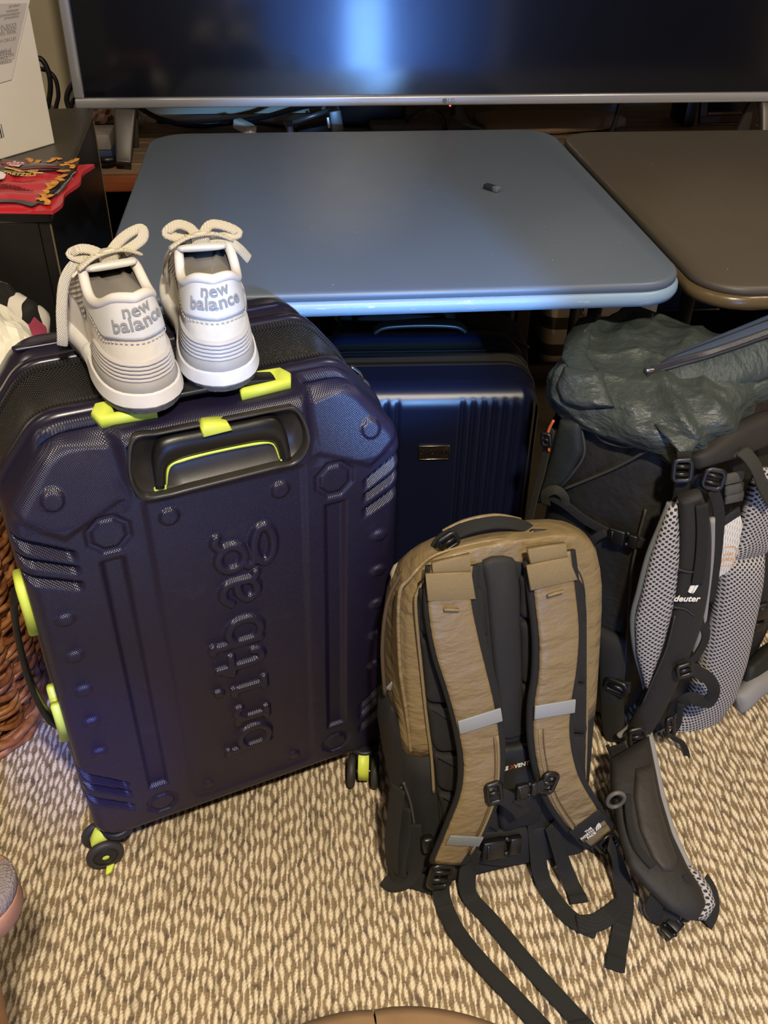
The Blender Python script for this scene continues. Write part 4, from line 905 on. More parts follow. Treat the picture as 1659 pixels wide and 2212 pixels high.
# ================================================================== the small navy suitcase and the black bag behind it
def small_case():
    yw = math.radians(-2.5); U = np.array([math.cos(yw), math.sin(yw), 0]); f = Fr((.487, .034, 0), U, (0, 0, 1))
    r = root('small_suitcase', 'navy blue ribbed hard shell suitcase with metal name plate', 'suitcase', (.49, .13, 0))
    W, B, T = .366, .050, .518; navy = NT('navy_shell'); co = navy.coord(True); navy.b.inputs['Base Color'].default_value = rgb(17, 22, 44); navy.b.inputs['Roughness'].default_value = .30
    navy.l(navy.bump(navy.math('SUBTRACT', .5, navy.dots(co, .0022, .0022)), .35, .0005), navy.b.inputs['Normal']); navy = navy.m
    us = np.unique(np.r_[np.linspace(-W/2, -W/2+.04, 16), np.linspace(-W/2+.04, W/2-.04, 230), np.linspace(W/2-.04, W/2, 16)]); vs = np.unique(np.r_[np.linspace(B, B+.045, 16), np.linspace(B+.045, T-.05, 60), np.linspace(T-.05, T, 30)])
    # rounded-corner outline by pulling rows in near the top and bottom
    def inset(v): d = np.minimum(v-B, T-v); rc = .055; return np.where(d < rc, rc-np.sqrt(np.clip(rc**2-(rc-d)**2, 0, None)), 0)
    Uu = np.array([us*(W/2-inset(v))/(W/2) for v in vs]); Vv = np.repeat(vs[:, None], len(us), 1)
    e = np.minimum(np.minimum(Vv-B, T-Vv), (W/2-inset(Vv))-np.abs(Uu)); R1 = .036; e = np.clip(e, 0, R1); edge = -(R1-np.sqrt(np.clip(R1**2-(R1-e)**2, 0, None)))
    h = np.zeros_like(Uu); win = sstep(T-.012-Vv, 0, .03)*sstep(Vv-B-.01, 0, .03)
    for k in range(8):
        for c in (.052+.0172*k,): h -= .0042*np.exp(-((Uu-c)/.0036)**2)*win*(np.abs(c) < .175)
        c = -.052-.0172*k; h -= .0042*np.exp(-((Uu-c)/.0036)**2)*win*(abs(c) < .175)
    P = f.arr(np.stack([Uu, Vv, edge+h], -1)); g = G().grid(P, uv=np.stack([Uu, Vv], -1)); m, n = Uu.shape
    loop = [(0, j) for j in range(n)]+[(i, n-1) for i in range(1, m)]+[(m-1, j) for j in range(n-2, -1, -1)]+[(i, 0) for i in range(m-2, 0, -1)]
    B3 = np.array([(Uu[i, j], Vv[i, j], (edge+h)[i, j]) for i, j in loop]); cen = np.array([0, (B+T)/2])
    def rg(k, z): return np.c_[cen+(B3[:, :2]-cen)*(1+k), np.full(len(B3), z)]
    rings = [B3, rg(.002, -.055), rg(.004, -.083)]; g.grid(np.array([f.arr(q) for q in rings]), cv=True, uv=np.array([q[:, :2]+q[:, 2:]*.7 for q in rings])); make('front_shell', g, navy, r)
    # outline loops for the fabric band
    O = resample(np.vstack([rrect(W, T-B, .055, 8), rrect(W, T-B, .055, 8)[:1]]), 201)[:-1]+[0, (B+T)/2]
    def oc(k, z): return f.arr(np.c_[cen+(O-cen)*(1+k), np.full(len(O), z)])
    fab = mat('black_brown_tape', rgb(38, 33, 28), .75, weave=.002)
    make('piping', G().loft([oc(.008, -.082), oc(.018, -.085), oc(.018, -.090), oc(.006, -.093)], cap=False), mat('piping_black', rgb(20, 19, 19), .45), r)
    make('zip_tape', G().loft([oc(.006, -.092), oc(.008, -.112), oc(.006, -.130)], cap=False), fab, r)
    make('zip_teeth', G().loft([oc(.010, -.108), oc(.016, -.111), oc(.010, -.114)], cap=False), mat('zip_teeth', rgb(44, 42, 42), .35), r)
    make('zip_tape', G().loft([oc(.010, -.130), oc(.016, -.134), oc(.008, -.138), oc(.006, -.158), oc(.010, -.166)], cap=False), fab, r)
    make('back_shell', G().loft([oc(.008, -.166), oc(.004, -.20), oc(-.01, -.225), oc(-.06, -.240), oc(-.4, -.240)]), navy, r)
    make('top_handle', G().strap(np.array([f.pt(-.08, T+.005, -.205), f.pt(-.06, T+.016, -.205), f.pt(0, T+.019, -.205), f.pt(.06, T+.016, -.205), f.pt(.08, T+.005, -.205)]), .024, .008, (0, 0, 1)), black_plastic, r)
    # name plate
    a, b = f.px(904, 962), f.px(970, 991); c = ((a[0]+b[0])/2, (a[1]+b[1])/2); w, hh = abs(b[0]-a[0]), abs(a[1]-b[1])
    pl = make('name_plate', G().box((c[0], c[1], .0005), (w, hh, .003), f, .0008), mat('plate_dark', rgb(48, 40, 36), .3, metal=.5), r); gold = mat('plate_metal', rgb(150, 140, 128), .25, metal=1.0)
    g = G()
    for du, dv, su, sv in ((0, hh/2-.001, w, .002), (0, -hh/2+.001, w, .002), (w/2-.001, 0, .002, hh), (-w/2+.001, 0, .002, hh)): g.box((c[0]+du, c[1]+dv, .0022), (su, sv, .0016), f, .0005)
    make('plate_frame', g, gold, pl); make('plate_text', text_geo('CALPAK', .0125, f, c[0], c[1], .0022, .0004, spacing=1.15), gold, pl, smooth=False)
    for su in (-.15, .15):
        for n_ in (-.04, -.20):
            c_ = f.pt(su, 0, n_); c_ = np.array([c_[0], c_[1], 0]); b_ = make('caster', G().cyl(c_+[0, 0, .044], (0, 0, 1), .022, .02, 18, .003), black_plastic, r)
            for s in (-1, 1): make('wheel', G().lathe(c_+U*s*.013+[0, 0, .022], U, [(.006, -.005), (.018, -.006), (.022, -.003), (.022, .003), (.018, .006), (.006, .005)], 24), mat('wheel_rubber', rgb(44, 42, 42), .6), b_)
small_case()
def black_bag():
    Y = .31; r = root('black_duffel', 'black soft bag in the dark behind the small suitcase', 'bag', (.55, .40, 0)); blk = mat('dark_nylon', rgb(20, 19, 21), .7, bump=.4, bscale=30, bdist=.006)
    top = [AY(x, y, Y) for x, y in ((742, 735), (800, 726), (850, 722), (900, 715), (960, 712), (1030, 722), (1100, 745), (1150, 770))]
    m = len(top); rings = []
    for p in catmull(top, 4):
        h = p[2]; rings.append([(p[0], .31+.20*a, z) for a, z in ((.0, .006), (.02, h*.5), (.06, h*.9), (.2, h), (.5, h+.01), (.8, h), (.94, h*.9), (.98, h*.5), (1, .006))])
    make('bag_body', G().loft(np.array(rings)), blk, r)
    hp = catmull([AY(880, 722, .36), AY(900, 708, .36), AY(950, 705, .36), AY(1000, 712, .36), AY(1020, 726, .36)], 6); make('grab_handle', G().strap(hp, .026, .008, (0, 0, 1), smoothk=0), blk, r)
    make('zip_line', G().tube(catmull([p+[0, .03, .004] for p in top], 5), .003, 6), black_plastic, r)
black_bag()
# ================================================================== the sneakers on the suitcase
def shoe(O, ang, right, label, bow, txt_tilt=0.0):
    up = CF_.V; fd = np.array([math.cos(ang), math.sin(ang), 0]); fd = unit(fd-up*(fd@up)); lf = np.cross(up, fd)
    def W(P): P = np.asarray(P, float); return O+P[..., 0:1]*fd+P[..., 1:2]*lf+P[..., 2:3]*up
    c = W(np.array([.14, 0, 0])); r = root('sneaker', label, 'shoe', c, 'pair of sneakers on the big suitcase'); mir = -1 if right else 1
    L = .285; NS = 72
    sx = [0, .006, .018, .04, .07, .11, .15, .19, .22, .245, .265, .279, L]; sy = [0, .017, .0285, .0355, .037, .0355, .039, .046, .047, .042, .032, .017, 0]
    hp_ = [(x, y) for x, y in zip(sx, sy)]+[(x, -y) for x, y in zip(sx[-2:0:-1], sy[-2:0:-1])]; cv = catmull([np.r_[p, 0] for p in hp_], 10, True)[:, :2]; cv = resample(np.vstack([cv, cv[:1]]), NS+1)[:-1]; xb = np.clip(cv[:, 0], 0, L); sg = np.sign(cv[:, 1]+1e-9)
    def hw(x): 
        e = np.interp(x, sx, sy); return e
    yb = cv[:, 1]+mir*-.006*np.clip((xb-.1)/.18, 0, 1)**2*1.2
    base = np.stack([xb, yb], 1); cen = np.array([.13, 0])
    nrm = np.array([unit((base[(i+1) % NS]-base[i-1])[::-1]*[1, -1]) for i in range(NS)]); nrm *= np.sign(np.sum(nrm*(base-cen), 1))[:, None]
    spring = .020*np.clip((xb-.19)/.095, 0, 1)**2
    def ring(out, z, zs=1.0): q = base+nrm*np.asarray(out).reshape(-1, 1) if np.ndim(out) else base+nrm*out; return np.c_[q, z+spring*zs*np.ones(NS)]
    heel = np.clip(1-(xb-.07)/.07, 0, 1); heel = heel*heel*(3-2*heel)
    out_m = mat('speckled_outsole', rgb(74, 74, 76), .8, var=.5, vscale=400); mid_m = mat('white_foam', rgb(206, 202, 196), .6, var=.06, vscale=40); gry = mat('grey_foam', rgb(150, 146, 140), .6, bump=.1, bscale=200)
    tread = .0016*np.sign(np.sin(xb*2*np.pi/.013))
    make('outsole', G().loft([W(ring(.001+tread*.5, .0)), W(ring(.0035+.002*heel+tread*.3, .001)), W(ring(.0045+.0025*heel, .0065)), W(ring(.002, .0075))]), out_m, r, auto=35)
    make('midsole', G().loft([W(ring(.0035+.003*heel, .007)), W(ring(.0055+.0035*heel, .010)), W(ring(.0045+.002*heel, .020+.003*heel)), W(ring(.0015, .024+.002*heel)), W(ring(-.006, .026+.001*heel))]), mid_m, r, auto=40)
    # heel block and ribbed clip: bands over the rear part only
    idx = [i % NS for i in range(-22, 23)]
    def band(prof, m_, nm):
        rows = []
        for o_, z in prof:
            q = []
            for i in idx:
                h_ = heel[i]; q.append(np.r_[base[i]+nrm[i]*(o_-(1-h_)*.006), (.022*(1-h_)+z*h_) if z > .022 else z])
            rows.append(W(np.array(q)))
        return make(nm, G().grid(np.array(rows)), m_, r)
    band([(.003, .0205), (.0045, .025), (.0020, .036), (-.006, .038)], gry, 'heel_block')
    prof = [(-.003, .0345)]
    for k in range(5): z = .0355+k*.0042; prof += [(.0002-.0006*k, z), (.0026-.0006*k, z+.0010), (.0030-.0006*k, z+.0024), (.0022-.0006*k, z+.0034), (-.0002-.0006*k, z+.0041)]
    prof += [(-.006, .058)]
    band(prof, mat('ribbed_clip', rgb(178, 173, 167), .5), 'heel_clip')
    # upper: from the sole line up to the opening
    xc = .016+(.200-.016)*(xb/L)**.92
    ox = [.016, .03, .055, .085, .12, .15, .18, .20]; oz = [.122, .119, .104, .099, .112, .104, .090, .076]; ow = [0, .0165, .0265, .0300, .0275, .021, .013, 0]
    dn = catmull([np.array(q) for q in zip(ox, ow, oz)], 8); coll = np.stack([xc, sg*np.interp(xc, dn[:, 0], dn[:, 1])+mir*-.004*np.clip((xc-.1)/.1, 0, 1), np.interp(xc, dn[:, 0], dn[:, 2])], 1)
    b0 = np.c_[base-nrm*.004, .024+spring]
    ctl = np.c_[b0[:, :2]*.90+coll[:, :2]*.10+nrm*.006*(heel[:, None]*.4+.3), b0[:, 2]+(coll[:, 2]-b0[:, 2])*(.66-.10*np.clip((xb-.2)/.085, 0, 1))]
    def surf(i, k, o_=0.0):
        """point on the upper: i station (float), k 0 sole .. 1 opening"""
        i = np.asarray(i, float); i0 = np.floor(i).astype(int) % NS; i1 = (i0+1) % NS; a = (i-np.floor(i))[..., None]; k = np.asarray(k, float)[..., None]
        B_, C_, D_ = b0[i0]*(1-a)+b0[i1]*a, ctl[i0]*(1-a)+ctl[i1]*a, coll[i0]*(1-a)+coll[i1]*a
        n2 = nrm[i0]*(1-a)+nrm[i1]*a; return (1-k)**2*B_+2*k*(1-k)*C_+k*k*D_+np.concatenate([n2, np.zeros_like(a)+.15], -1)*(np.asarray(o_, float)[..., None] if np.ndim(o_) else o_)
    ks = np.linspace(0, 1, 16); ii, kk = np.meshgrid(np.arange(NS), ks)
    suede = mat('cream_suede', rgb(214, 204, 184), .95, var=.06, vscale=60, bump=.35, bscale=900, sheen=.2); leather = mat('white_leather', rgb(208, 206, 202), .45, bump=.06, bscale=300)
    make('upper', G().grid(W(surf(ii, kk)), cv=True, flip=True), suede, r)
    # ribbed textile at the sides, between heel counter and tongue
    tex = NT('ribbed_textile'); sp = tex.n('ShaderNodeTexWave'); sp.inputs['Scale'].default_value = 95; sp.bands_direction = 'DIAGONAL'; tex.l(tex.coord(), sp.inputs['Vector'])
    tex.l(tex.mix(sp.outputs['Fac'], rgb(158, 148, 134), rgb(212, 204, 190)), tex.b.inputs['Base Color']); tex.b.inputs['Roughness'].default_value = .9; tex.l(tex.bump(sp.outputs['Fac'], .8, .002), tex.b.inputs['Normal']); tex = MATS.setdefault('ribbed_textile', tex.m)
    for s in (1, -1):
        iv = np.linspace(15, 26, 26)*s; kv = np.linspace(0, 1, 12); I, K = np.meshgrid(iv, kv); lo = .34+.10*np.sin((np.abs(I)-15)/11*3.1); KK = lo+(.93-lo)*K
        make('side_textile', G().grid(W(surf(I, KK, .0012)), flip=s < 0), tex, r)
        for j in range(2):      # the letter stripes on the side
            Pn = [surf(np.array([(22.5+3.2*j+q*2.0)*s]), np.array([.22+.58*q]), .0030)[0] for q in np.linspace(0, 1, 8)]
            make('side_stripe', G().strap(W(np.array(Pn)), .0085, .002, lf*s, smoothk=2), mat('silver_trim', rgb(176, 170, 162), .5), r)
    # heel counter seam and white tab with the lettering
    ia = np.linspace(-15.5, 15.5, 61); klow = .50+.20*sstep(np.abs(ia), 5.5, 10.5)-.05*sstep(np.abs(ia), 12, 15.5); kv = np.linspace(0, 1, 14); I, K = np.meshgrid(ia, kv); KK = klow[None]+(1.0-klow[None])*K
    make('heel_tab', G().grid(np.concatenate([W(surf(I[:1], KK[:1], .0)), W(surf(I, KK, .0020))]), flip=True), leather, r)
    seam = W(surf(ia, klow-.035, .0016)); st = mat('stitching', rgb(196, 186, 164), .9)
    g = G()
    for a, b in zip(resample(seam, 90)[:-1:2], resample(seam, 90)[1::2]): g.tube(np.array([a, b]), .0006, 5)
    make('stitching', g, st, r)
    # text on the tab: x to the viewer's right when seen from behind
    arcw = .0021*36  # metres per station near the heel, measured below
    p0, p1 = surf(np.array([-3.0]), np.array([.75]))[0], surf(np.array([3.0]), np.array([.75]))[0]; mps = np.linalg.norm(p0-p1)/6
    # arc length per station grows away from the heel point
    tab = np.linspace(-14, 14, 113); pts = surf(tab, np.full(113, .76)); al = np.r_[0, np.cumsum(np.linalg.norm(np.diff(pts, axis=0), axis=1))]; al -= np.interp(0, tab, al)
    hk = np.linalg.norm(surf(np.array([0.]), np.array([.95]))[0]-surf(np.array([0.]), np.array([.55]))[0])/.40
    def onto(A): ca, sa = math.cos(txt_tilt), math.sin(txt_tilt); xx, yy = A[:, 0]*ca-A[:, 1]*sa, A[:, 0]*sa+A[:, 1]*ca; return W(surf(np.interp(-xx, al, tab), .765+yy/hk, .0034+A[:, 2]))
    ink = mat('silver_ink', rgb(142, 142, 143), .4)
    make('heel_lettering', merge(text_geo('new', .0185, None, .001, .0068, 0, .0002, fn=onto, bold=.0003), text_geo('balance', .0185, None, 0, -.0062, 0, .0002, fn=onto, bold=.0003)), ink, r, smooth=False)
    # padded collar, lining, footbed
    lin_m = mat('grey_lining', rgb(112, 107, 100), .9, bump=.2, bscale=500); ci = [i % NS for i in range(-34, 35)]
    make('collar', G().tube(W(coll[ci]+[0, 0, -.001]), .0055, 10), mat('collar_padding', rgb(214, 208, 200), .85), r)
    inner = [coll*[1, .86, 1]+[.001, 0, -.003], coll*[.98, .92, 1]+[.006, 0, -.03], np.c_[b0[:, :2]*.90+[.014, 0], np.full(NS, .045)], np.c_[b0[:, :2]*.70+[.035, 0], np.full(NS, .040)], np.c_[b0[:, :2]*.1+[.12, 0], np.full(NS, .040)]]
    make('lining', G().loft([W(q) for q in inner], cap=True), lin_m, r)
    # tongue
    tp = np.array([(.198, 0, .074), (.17, 0, .090), (.145, 0, .103), (.128, 0, .110), (.114, 0, .116), (.106, 0, .118)])+[0, mir*-.003, 0]
    make('tongue', G().strap(W(tp), np.array([.030, .042, .052, .056, .056, .048]), np.array([.006, .007, .008, .009, .009, .006]), unit(up*.8-fd*.6), e=.6, n=16), leather, r)
    # eyelet stays either side
    for s in (1, -1):
        ip = [surf(np.array([q*s]), np.array([.93]), .0022)[0] for q in np.linspace(20.5, 32, 10)]
        make('eyelet_stay', G().strap(W(np.array(ip)), .020, .0026, unit(up+lf*s*.8), smoothk=3), suede, r)
    # laces
    lm = mat('cream_lace', rgb(226, 216, 194), .9, weave=.0026, wstr=.9)
    for j in range(6):
        x = .188-.0135*j; z = np.interp(x, ox, oz)+.006+.0012*j; w_ = np.interp(x, ox, ow)+.008
        P = catmull([(x+.004, -w_, z-.006), (x+.001, -w_*.5, z+.003), (x-.003, 0, z+.0055), (x-.006, w_*.5, z+.003), (x-.009, w_, z-.006)], 4)+[0, mir*-.003, 0]
        make('lace', G().strap(W(P), .0085, .0032, up, smoothk=0, e=.7), lm, r)
    kx = np.array([.128, mir*-.003, .116])
    for bw in bow:
        P = catmull([kx+np.array(q) for q in bw], 7); make('lace_bow', G().strap(W(P), .0118, .0042, unit(up*.7-fd*.5), smoothk=0, e=.7), lm, r)
    make('lace_knot', G().box(W(kx+[0, 0, .004]), (.020, .020, .014), np.array([fd, lf, up]), .004, 3), lm, r)
    return r
def shoes():
    bow_l = [[(0, 0, .002), (.006, .012, .010), (.012, .024, .012), (.018, .034, .006), (.010, .026, .002), (.002, .010, .001)],
             [(0, 0, .003), (.010, -.014, .012), (.018, -.030, .018), (.016, -.044, .022), (.006, -.040, .014), (0, -.018, .006)],
             [(0, 0, 0), (.010, .022, .004), (.014, .044, -.016), (.006, .056, -.046), (.0, .062, -.076), (.002, .064, -.088)],
             [(0, 0, 0), (.014, -.012, .004), (.026, -.022, -.008), (.038, -.026, -.026)]]
    bow_r = [[(0, 0, .002), (.008, .010, .014), (.010, .024, .018), (.006, .036, .010), (.002, .018, .004)],
             [(0, 0, .003), (.008, -.012, .016), (.006, -.030, .014), (.002, -.042, .006), (.0, -.016, .004)],
             [(0, 0, 0), (-.002, -.022, .004), (-.006, -.040, -.006), (-.004, -.052, -.022)], [(0, 0, 0), (.010, .016, .004), (.022, .026, -.01), (.034, .030, -.026)]]
    zo = TOP+.0125
    def on(x, y): d = ray(x, y); return CAM+d*(((CF_.pt(0, zo)-CAM)@CF_.V)/(d@CF_.V))
    h1 = (on(247, 888)+on(402, 862))/2; h2 = (on(404, 836)+on(557, 823))/2
    a1, a2 = math.radians(112), math.radians(98)
    shoe(h1-np.array([math.cos(a1), math.sin(a1), 0])*.014, a1, False, 'cream sneaker in warm light, nearer of the pair, lace end hanging', bow_l, .17)
    shoe(h2-np.array([math.cos(a2), math.sin(a2), 0])*.014, a2, True, 'white sneaker in blue light, the one beside the lime handle end', bow_r, .06)
shoes()
# ================================================================== the tan daypack
from mathutils import noise as mnoise
def buckle(f, u, v, n, w, h, ang=0.0, bars=2, m=None, parent=None, name='buckle', th=.006):
    """ladder-lock: rounded frame with cross bars"""
    c, s = math.cos(ang), math.sin(ang); F2 = Fr(f.pt(u, v, n), f.U*c+f.V*s, -f.U*s+f.V*c); g = G(); t = min(w, h)*.16
    P = rrect(w-t, h-t, min(w, h)*.22, 4); g.tube(F2.arr(np.c_[P, np.zeros(len(P))]), th*.55, 8, closed=True, up=F2.N)
    for k in range(bars):
        y = -h/2+h*(k+1)/(bars+1); g.tube(np.array([F2.pt(-w/2+t/2, y), F2.pt(w/2-t/2, y)]), th*.5, 8)
    return make(name, g, m or black_plastic, parent)
def side_release(a, b, N, w, parent, name='buckle', th=.009):
    """side-release buckle between points a and b: two bodies and two prongs"""
    a, b, N = np.asarray(a, float), np.asarray(b, float), np.asarray(N, float); d = b-a; L = np.linalg.norm(d); f = Fr((a+b)/2, d, np.cross(N, d)); g = G()
    o = make(name, G().box((-L*.18, 0, 0), (L*.52, w, th), f, .002), black_plastic, parent)
    g.box((L*.34, 0, 0), (L*.28, w*.92, th*.9), f, .002); make('male_half', g, black_plastic, o)
    g = G(); g.tube(np.array([f.pt(L*.22, w*.34, 0), f.pt(L*.08, w*.46, 0)]), th*.32, 8); g.tube(np.array([f.pt(L*.22, -w*.34, 0), f.pt(L*.08, -w*.46, 0)]), th*.32, 8); g.tube(np.array([f.pt(-L*.32, -w*.36, th*.45), f.pt(-L*.32, w*.36, th*.45)]), th*.22, 6); make('prong', g, black_plastic, o)
    return o
def ripstop(name, col, rough=.42):
    t = NT(name); co = t.coord(); sp = t.n('ShaderNodeSeparateXYZ'); t.l(co, sp.inputs[0]); w = 2*math.pi/.0042
    f = t.math('ABSOLUTE', t.math('MULTIPLY', t.math('SINE', t.math('MULTIPLY', sp.outputs[0], w)), t.math('SINE', t.math('MULTIPLY', sp.outputs[2], w))))
    n1 = t.noise(co, 9, 3); c = t.mix(n1, tuple(x*.82 for x in col[:3])+(1,), tuple(min(1, x*1.12) for x in col[:3])+(1,)); t.l(c, t.b.inputs['Base Color']); t.b.inputs['Roughness'].default_value = rough
    mp = t.n('ShaderNodeMapping'); mp.inputs['Scale'].default_value = (14, 14, 34); mp.inputs['Rotation'].default_value = (0, .5, 0); t.l(co, mp.inputs[0])
    b1 = t.bump(t.noise(mp.outputs[0], 1.6, 3, .5), .55, .012); t.l(t.bump(f, .12, .0006, b1), t.b.inputs['Normal']); MATS[name] = t.m; return t.m
TYW, TLE = math.radians(9.5), math.radians(12)
_U = np.array([math.cos(TYW), math.sin(TYW), 0]); _B = np.array([-math.sin(TYW), math.cos(TYW), 0])
TF = Fr(AZ(1090, 1878, 0), _U, np.array([0, 0, 1])*math.cos(TLE)+_B*math.sin(TLE))
def daypack():
    r = root('daypack', 'tan and black daypack standing on the carpet, shoulder straps facing out', 'backpack', TF.pt(0, 0, -.1)*[1, 1, 0])
    tan = ripstop('tan_ripstop', rgb(124, 106, 74)); tan2 = mat('tan_twill', rgb(130, 112, 78), .7, weave=.0026, wstr=.5); blk = mat('pack_black', rgb(18, 17, 15), .8, var=.15, bump=.4, bscale=500); foam = mat('foam_mesh', rgb(22, 20, 17), .85, bump=.5, bscale=700)
    refl = mat('reflective', rgb(132, 135, 136), .5)
    # body rings
    half = [(.100, .0), (.122, -.003), (.138, -.014), (.1445, -.036), (.147, -.068), (.146, -.098), (.137, -.128), (.116, -.154), (.080, -.170), (.035, -.176)]
    prof = np.array(half+[(-a, b) for a, b in half[::-1]])
    def ring(v, w, d, bul=0.0):
        q = prof*[w, d]; k = q.copy(); k[:, 0] += CX(v); P = TF.arr(np.c_[k[:, 0], np.full(len(k), v), k[:, 1]]); P[:, 2] = np.maximum(P[:, 2], .004); return P
    def CX(v): return .001
    VV = [0.0, .008, .03, .08, .14, .19, .235]; WW = [.80, .88, .95, .97, .98, .985, .99]
    make('base_panel', G().loft([ring(v, w, 1.0) for v, w in zip(VV, WW)]), blk, r)
    VU = [.235, .26, .30, .36, .41, .445, .472, .495, .513, .527, .535, .538]; WU = [.995, 1.0, 1.0, .995, .985, .965, .93, .88, .80, .68, .48, .15]; DU = [1.0, 1.0, 1.0, .97, .90, .82, .72, .62, .52, .42, .30, .15]
    g = G().loft([ring(v, w, d) for v, w, d in zip(VU, WU, DU)]); o = make('main_body', g, tan, r)
    # piping around the back frame
    pp = [TF.P(x, y, .002) for x, y in ((937, 1712), (932, 1633), (922, 1555), (908, 1424), (898, 1310), (904, 1275), (930, 1240), (960, 1222))]; pq = [TF.P(x, y, .002) for x, y in ((1262, 1720), (1265, 1640), (1268, 1500), (1268, 1320), (1262, 1255), (1245, 1222), (1222, 1205))]
    for q in (pp, pq): make('piping', G().tube(catmull(q, 6), .0022, 8), tan2, r)
    for x0, pts in ((0, ((888, 1626), (878, 1539), (864, 1437), (862, 1290), (885, 1250), (930, 1205), (1000, 1180), (1080, 1166), (1180, 1168), (1240, 1190))),):
        make('piping', G().tube(catmull([TF.P(x, y, -.012) for x, y in pts], 6), .0026, 8), tan, r)
    make('main_zip', G().tube(catmull([TF.P(x, y, -.045) for x, y in ((832, 1500), (826, 1400), (838, 1300), (875, 1230), (930, 1185))], 6), .0028, 8), mat('zip_brown', rgb(72, 58, 40), .7), r)
    # back panel
    poly = [TF.px(x, y) for x, y in ((905, 1262), (900, 1330), (910, 1424), (924, 1555), (936, 1640), (945, 1720), (955, 1850), (1090, 1868), (1258, 1838), (1262, 1720), (1266, 1500), (1266, 1320), (1258, 1262), (1240, 1236), (1080, 1206), (940, 1236))]
    make('back_panel', G().prism(poly, TF, -.004, .004, .002), blk, r)
    def block(pts, n1=.014, nm='foam_block', m_=foam):
        q = np.array([TF.px(x, y, .006) for x, y in pts]); q = catmull([np.r_[p, 0] for p in resample(np.vstack([q, q[:1]]), 17)[:-1]], 3, True)[:, :2]; make(nm, G().prism(q, TF, .0, n1, .006), m_, r)
    rowsL = [1268, 1374, 1518, 1622, 1708, 1800]; Lx = [(906, 1046), (910, 1052), (924, 1060), (937, 1066), (948, 1070), (962, 1076)]
    for k in range(5): block([(Lx[k][0], rowsL[k]+4), (Lx[k][1], rowsL[k]), (Lx[k+1][1], rowsL[k+1]-5), (Lx[k+1][0], rowsL[k+1]-3)])
    rowsR = [1240, 1338, 1474, 1584, 1690, 1790]; Rx = [(1124, 1244), (1124, 1262), (1126, 1264), (1128, 1264), (1134, 1262), (1140, 1256)]
    for k in range(5): block([(Rx[k][0], rowsR[k]+4), (Rx[k][1], rowsR[k]), (Rx[k+1][1], rowsR[k+1]-5), (Rx[k+1][0], rowsR[k+1]-3)])
    block([(1046, 1214), (1122, 1208), (1128, 1400), (1136, 1585), (1084, 1600), (1062, 1400)], .009, 'spine_channel', mat('neoprene', rgb(33, 30, 25), .75))
    block([(1074, 1612), (1150, 1596), (1168, 1700), (1166, 1766), (1074, 1790)], .018, 'lumbar_pad', mat('lumbar_mesh', rgb(16, 15, 14), .7, bump=.3, bscale=600))
    block([(960, 1795), (1255, 1770), (1256, 1834), (1090, 1866), (962, 1850)], .016, 'lumbar_wedge', blk)
    # lettering, partly under the left strap
    for txt, x, y, col in (('LE', 1091, 1661, rgb(214, 212, 206)), ('X', 1106, 1657, rgb(150, 60, 40)), ('VENT', 1126.5, 1652, rgb(214, 212, 206))):
        u, v = TF.px(x, y, .019); make('lettering', text_geo(txt, .0088, TF, u, v, .0192, .0003, shear=.12, rot=.06, bold=.0002, spacing=1.0), mat('ink_'+txt, col, .6), r, smooth=False)
    # shoulder straps
    def strap(pts, ns, wid, band_px, bindw, patch, web, lowpts):
        P = np.array([TF.P(x, y, n) for (x, y), n in zip(pts, ns)]); S_ = make('shoulder_strap', G().strap(P, np.array(wid)+bindw, .012, TF.N, e=.45, n=16), mat('strap_black', rgb(17, 16, 14), .85), r)
        Pt = np.array([TF.P(x+dx, y, n+.0065) for (x, y), n, dx in zip(pts, ns, band_px)]); make('strap_face', G().strap(Pt, wid, .009, TF.N, e=.55, n=18), tan, S_)
        return S_, P
    Lp = [(978, 1222), (974, 1300), (990, 1390), (1012, 1470), (1030, 1545), (1040, 1630), (1034, 1710), (1004, 1790), (966, 1862)]; Ln = [.012, .022, .030, .034, .036, .040, .044, .040, .030]
    sl, PL = strap(Lp, Ln, [.054, .054, .056, .054, .053, .050, .050, .050, .040], [-2, -3, -4, -4, -3, 0, 0, 0, 0], .016, None, None, None)
    Rp = [(1186, 1200), (1196, 1280), (1204, 1370), (1200, 1450), (1190, 1520), (1190, 1600), (1212, 1690), (1254, 1760), (1296, 1808)]; Rn = [.012, .022, .030, .034, .036, .040, .044, .040, .030]
    sr, PR = strap(Rp, Rn, [.054, .054, .054, .052, .052, .050, .050, .048, .038], [2, 2, 3, 4, 4, 2, 0, 0, 0], .016, None, None, None)
    def patchq(pts, n, m_, nm, par, th=.004): q = np.array([TF.px(x, y, n) for x, y in pts]); make(nm, G().prism(q, TF, n-th, n+th*.5, .0015), m_, par)
    patchq([(920, 1240), (1018, 1236), (1028, 1294), (924, 1299)], .0315, tan2, 'strap_patch', sl, .003); patchq([(1138, 1222), (1228, 1204), (1248, 1252), (1146, 1276)], .0315, tan2, 'strap_patch', sr, .003)
    patchq([(934, 1216), (1016, 1197), (1016, 1238), (934, 1243)], .026, tan2, 'webbing_loop', sl, .005); patchq([(1140, 1186), (1222, 1174), (1226, 1206), (1146, 1224)], .026, tan2, 'webbing_loop', sr, .005)
    patchq([(960, 1315), (993, 1316), (993, 1321), (960, 1320)], .041, tan2, 'bar_tack', sl, .003); patchq([(1184, 1285), (1218, 1275), (1218, 1280), (1184, 1290)], .041, tan2, 'bar_tack', sr, .003)
    def across(par, A, i0, wd, m_, nm, lift=.0125, ww=.056):
        Q = catmull(A, 6); p, q = Q[i0], Q[i0+2]; d = unit(q-p); s = unit(np.cross(d, TF.N)); c = p+TF.N*lift
        make(nm, G().box((0, 0, 0), (ww, wd, .003), Fr(c, s, d), .001), m_, par)
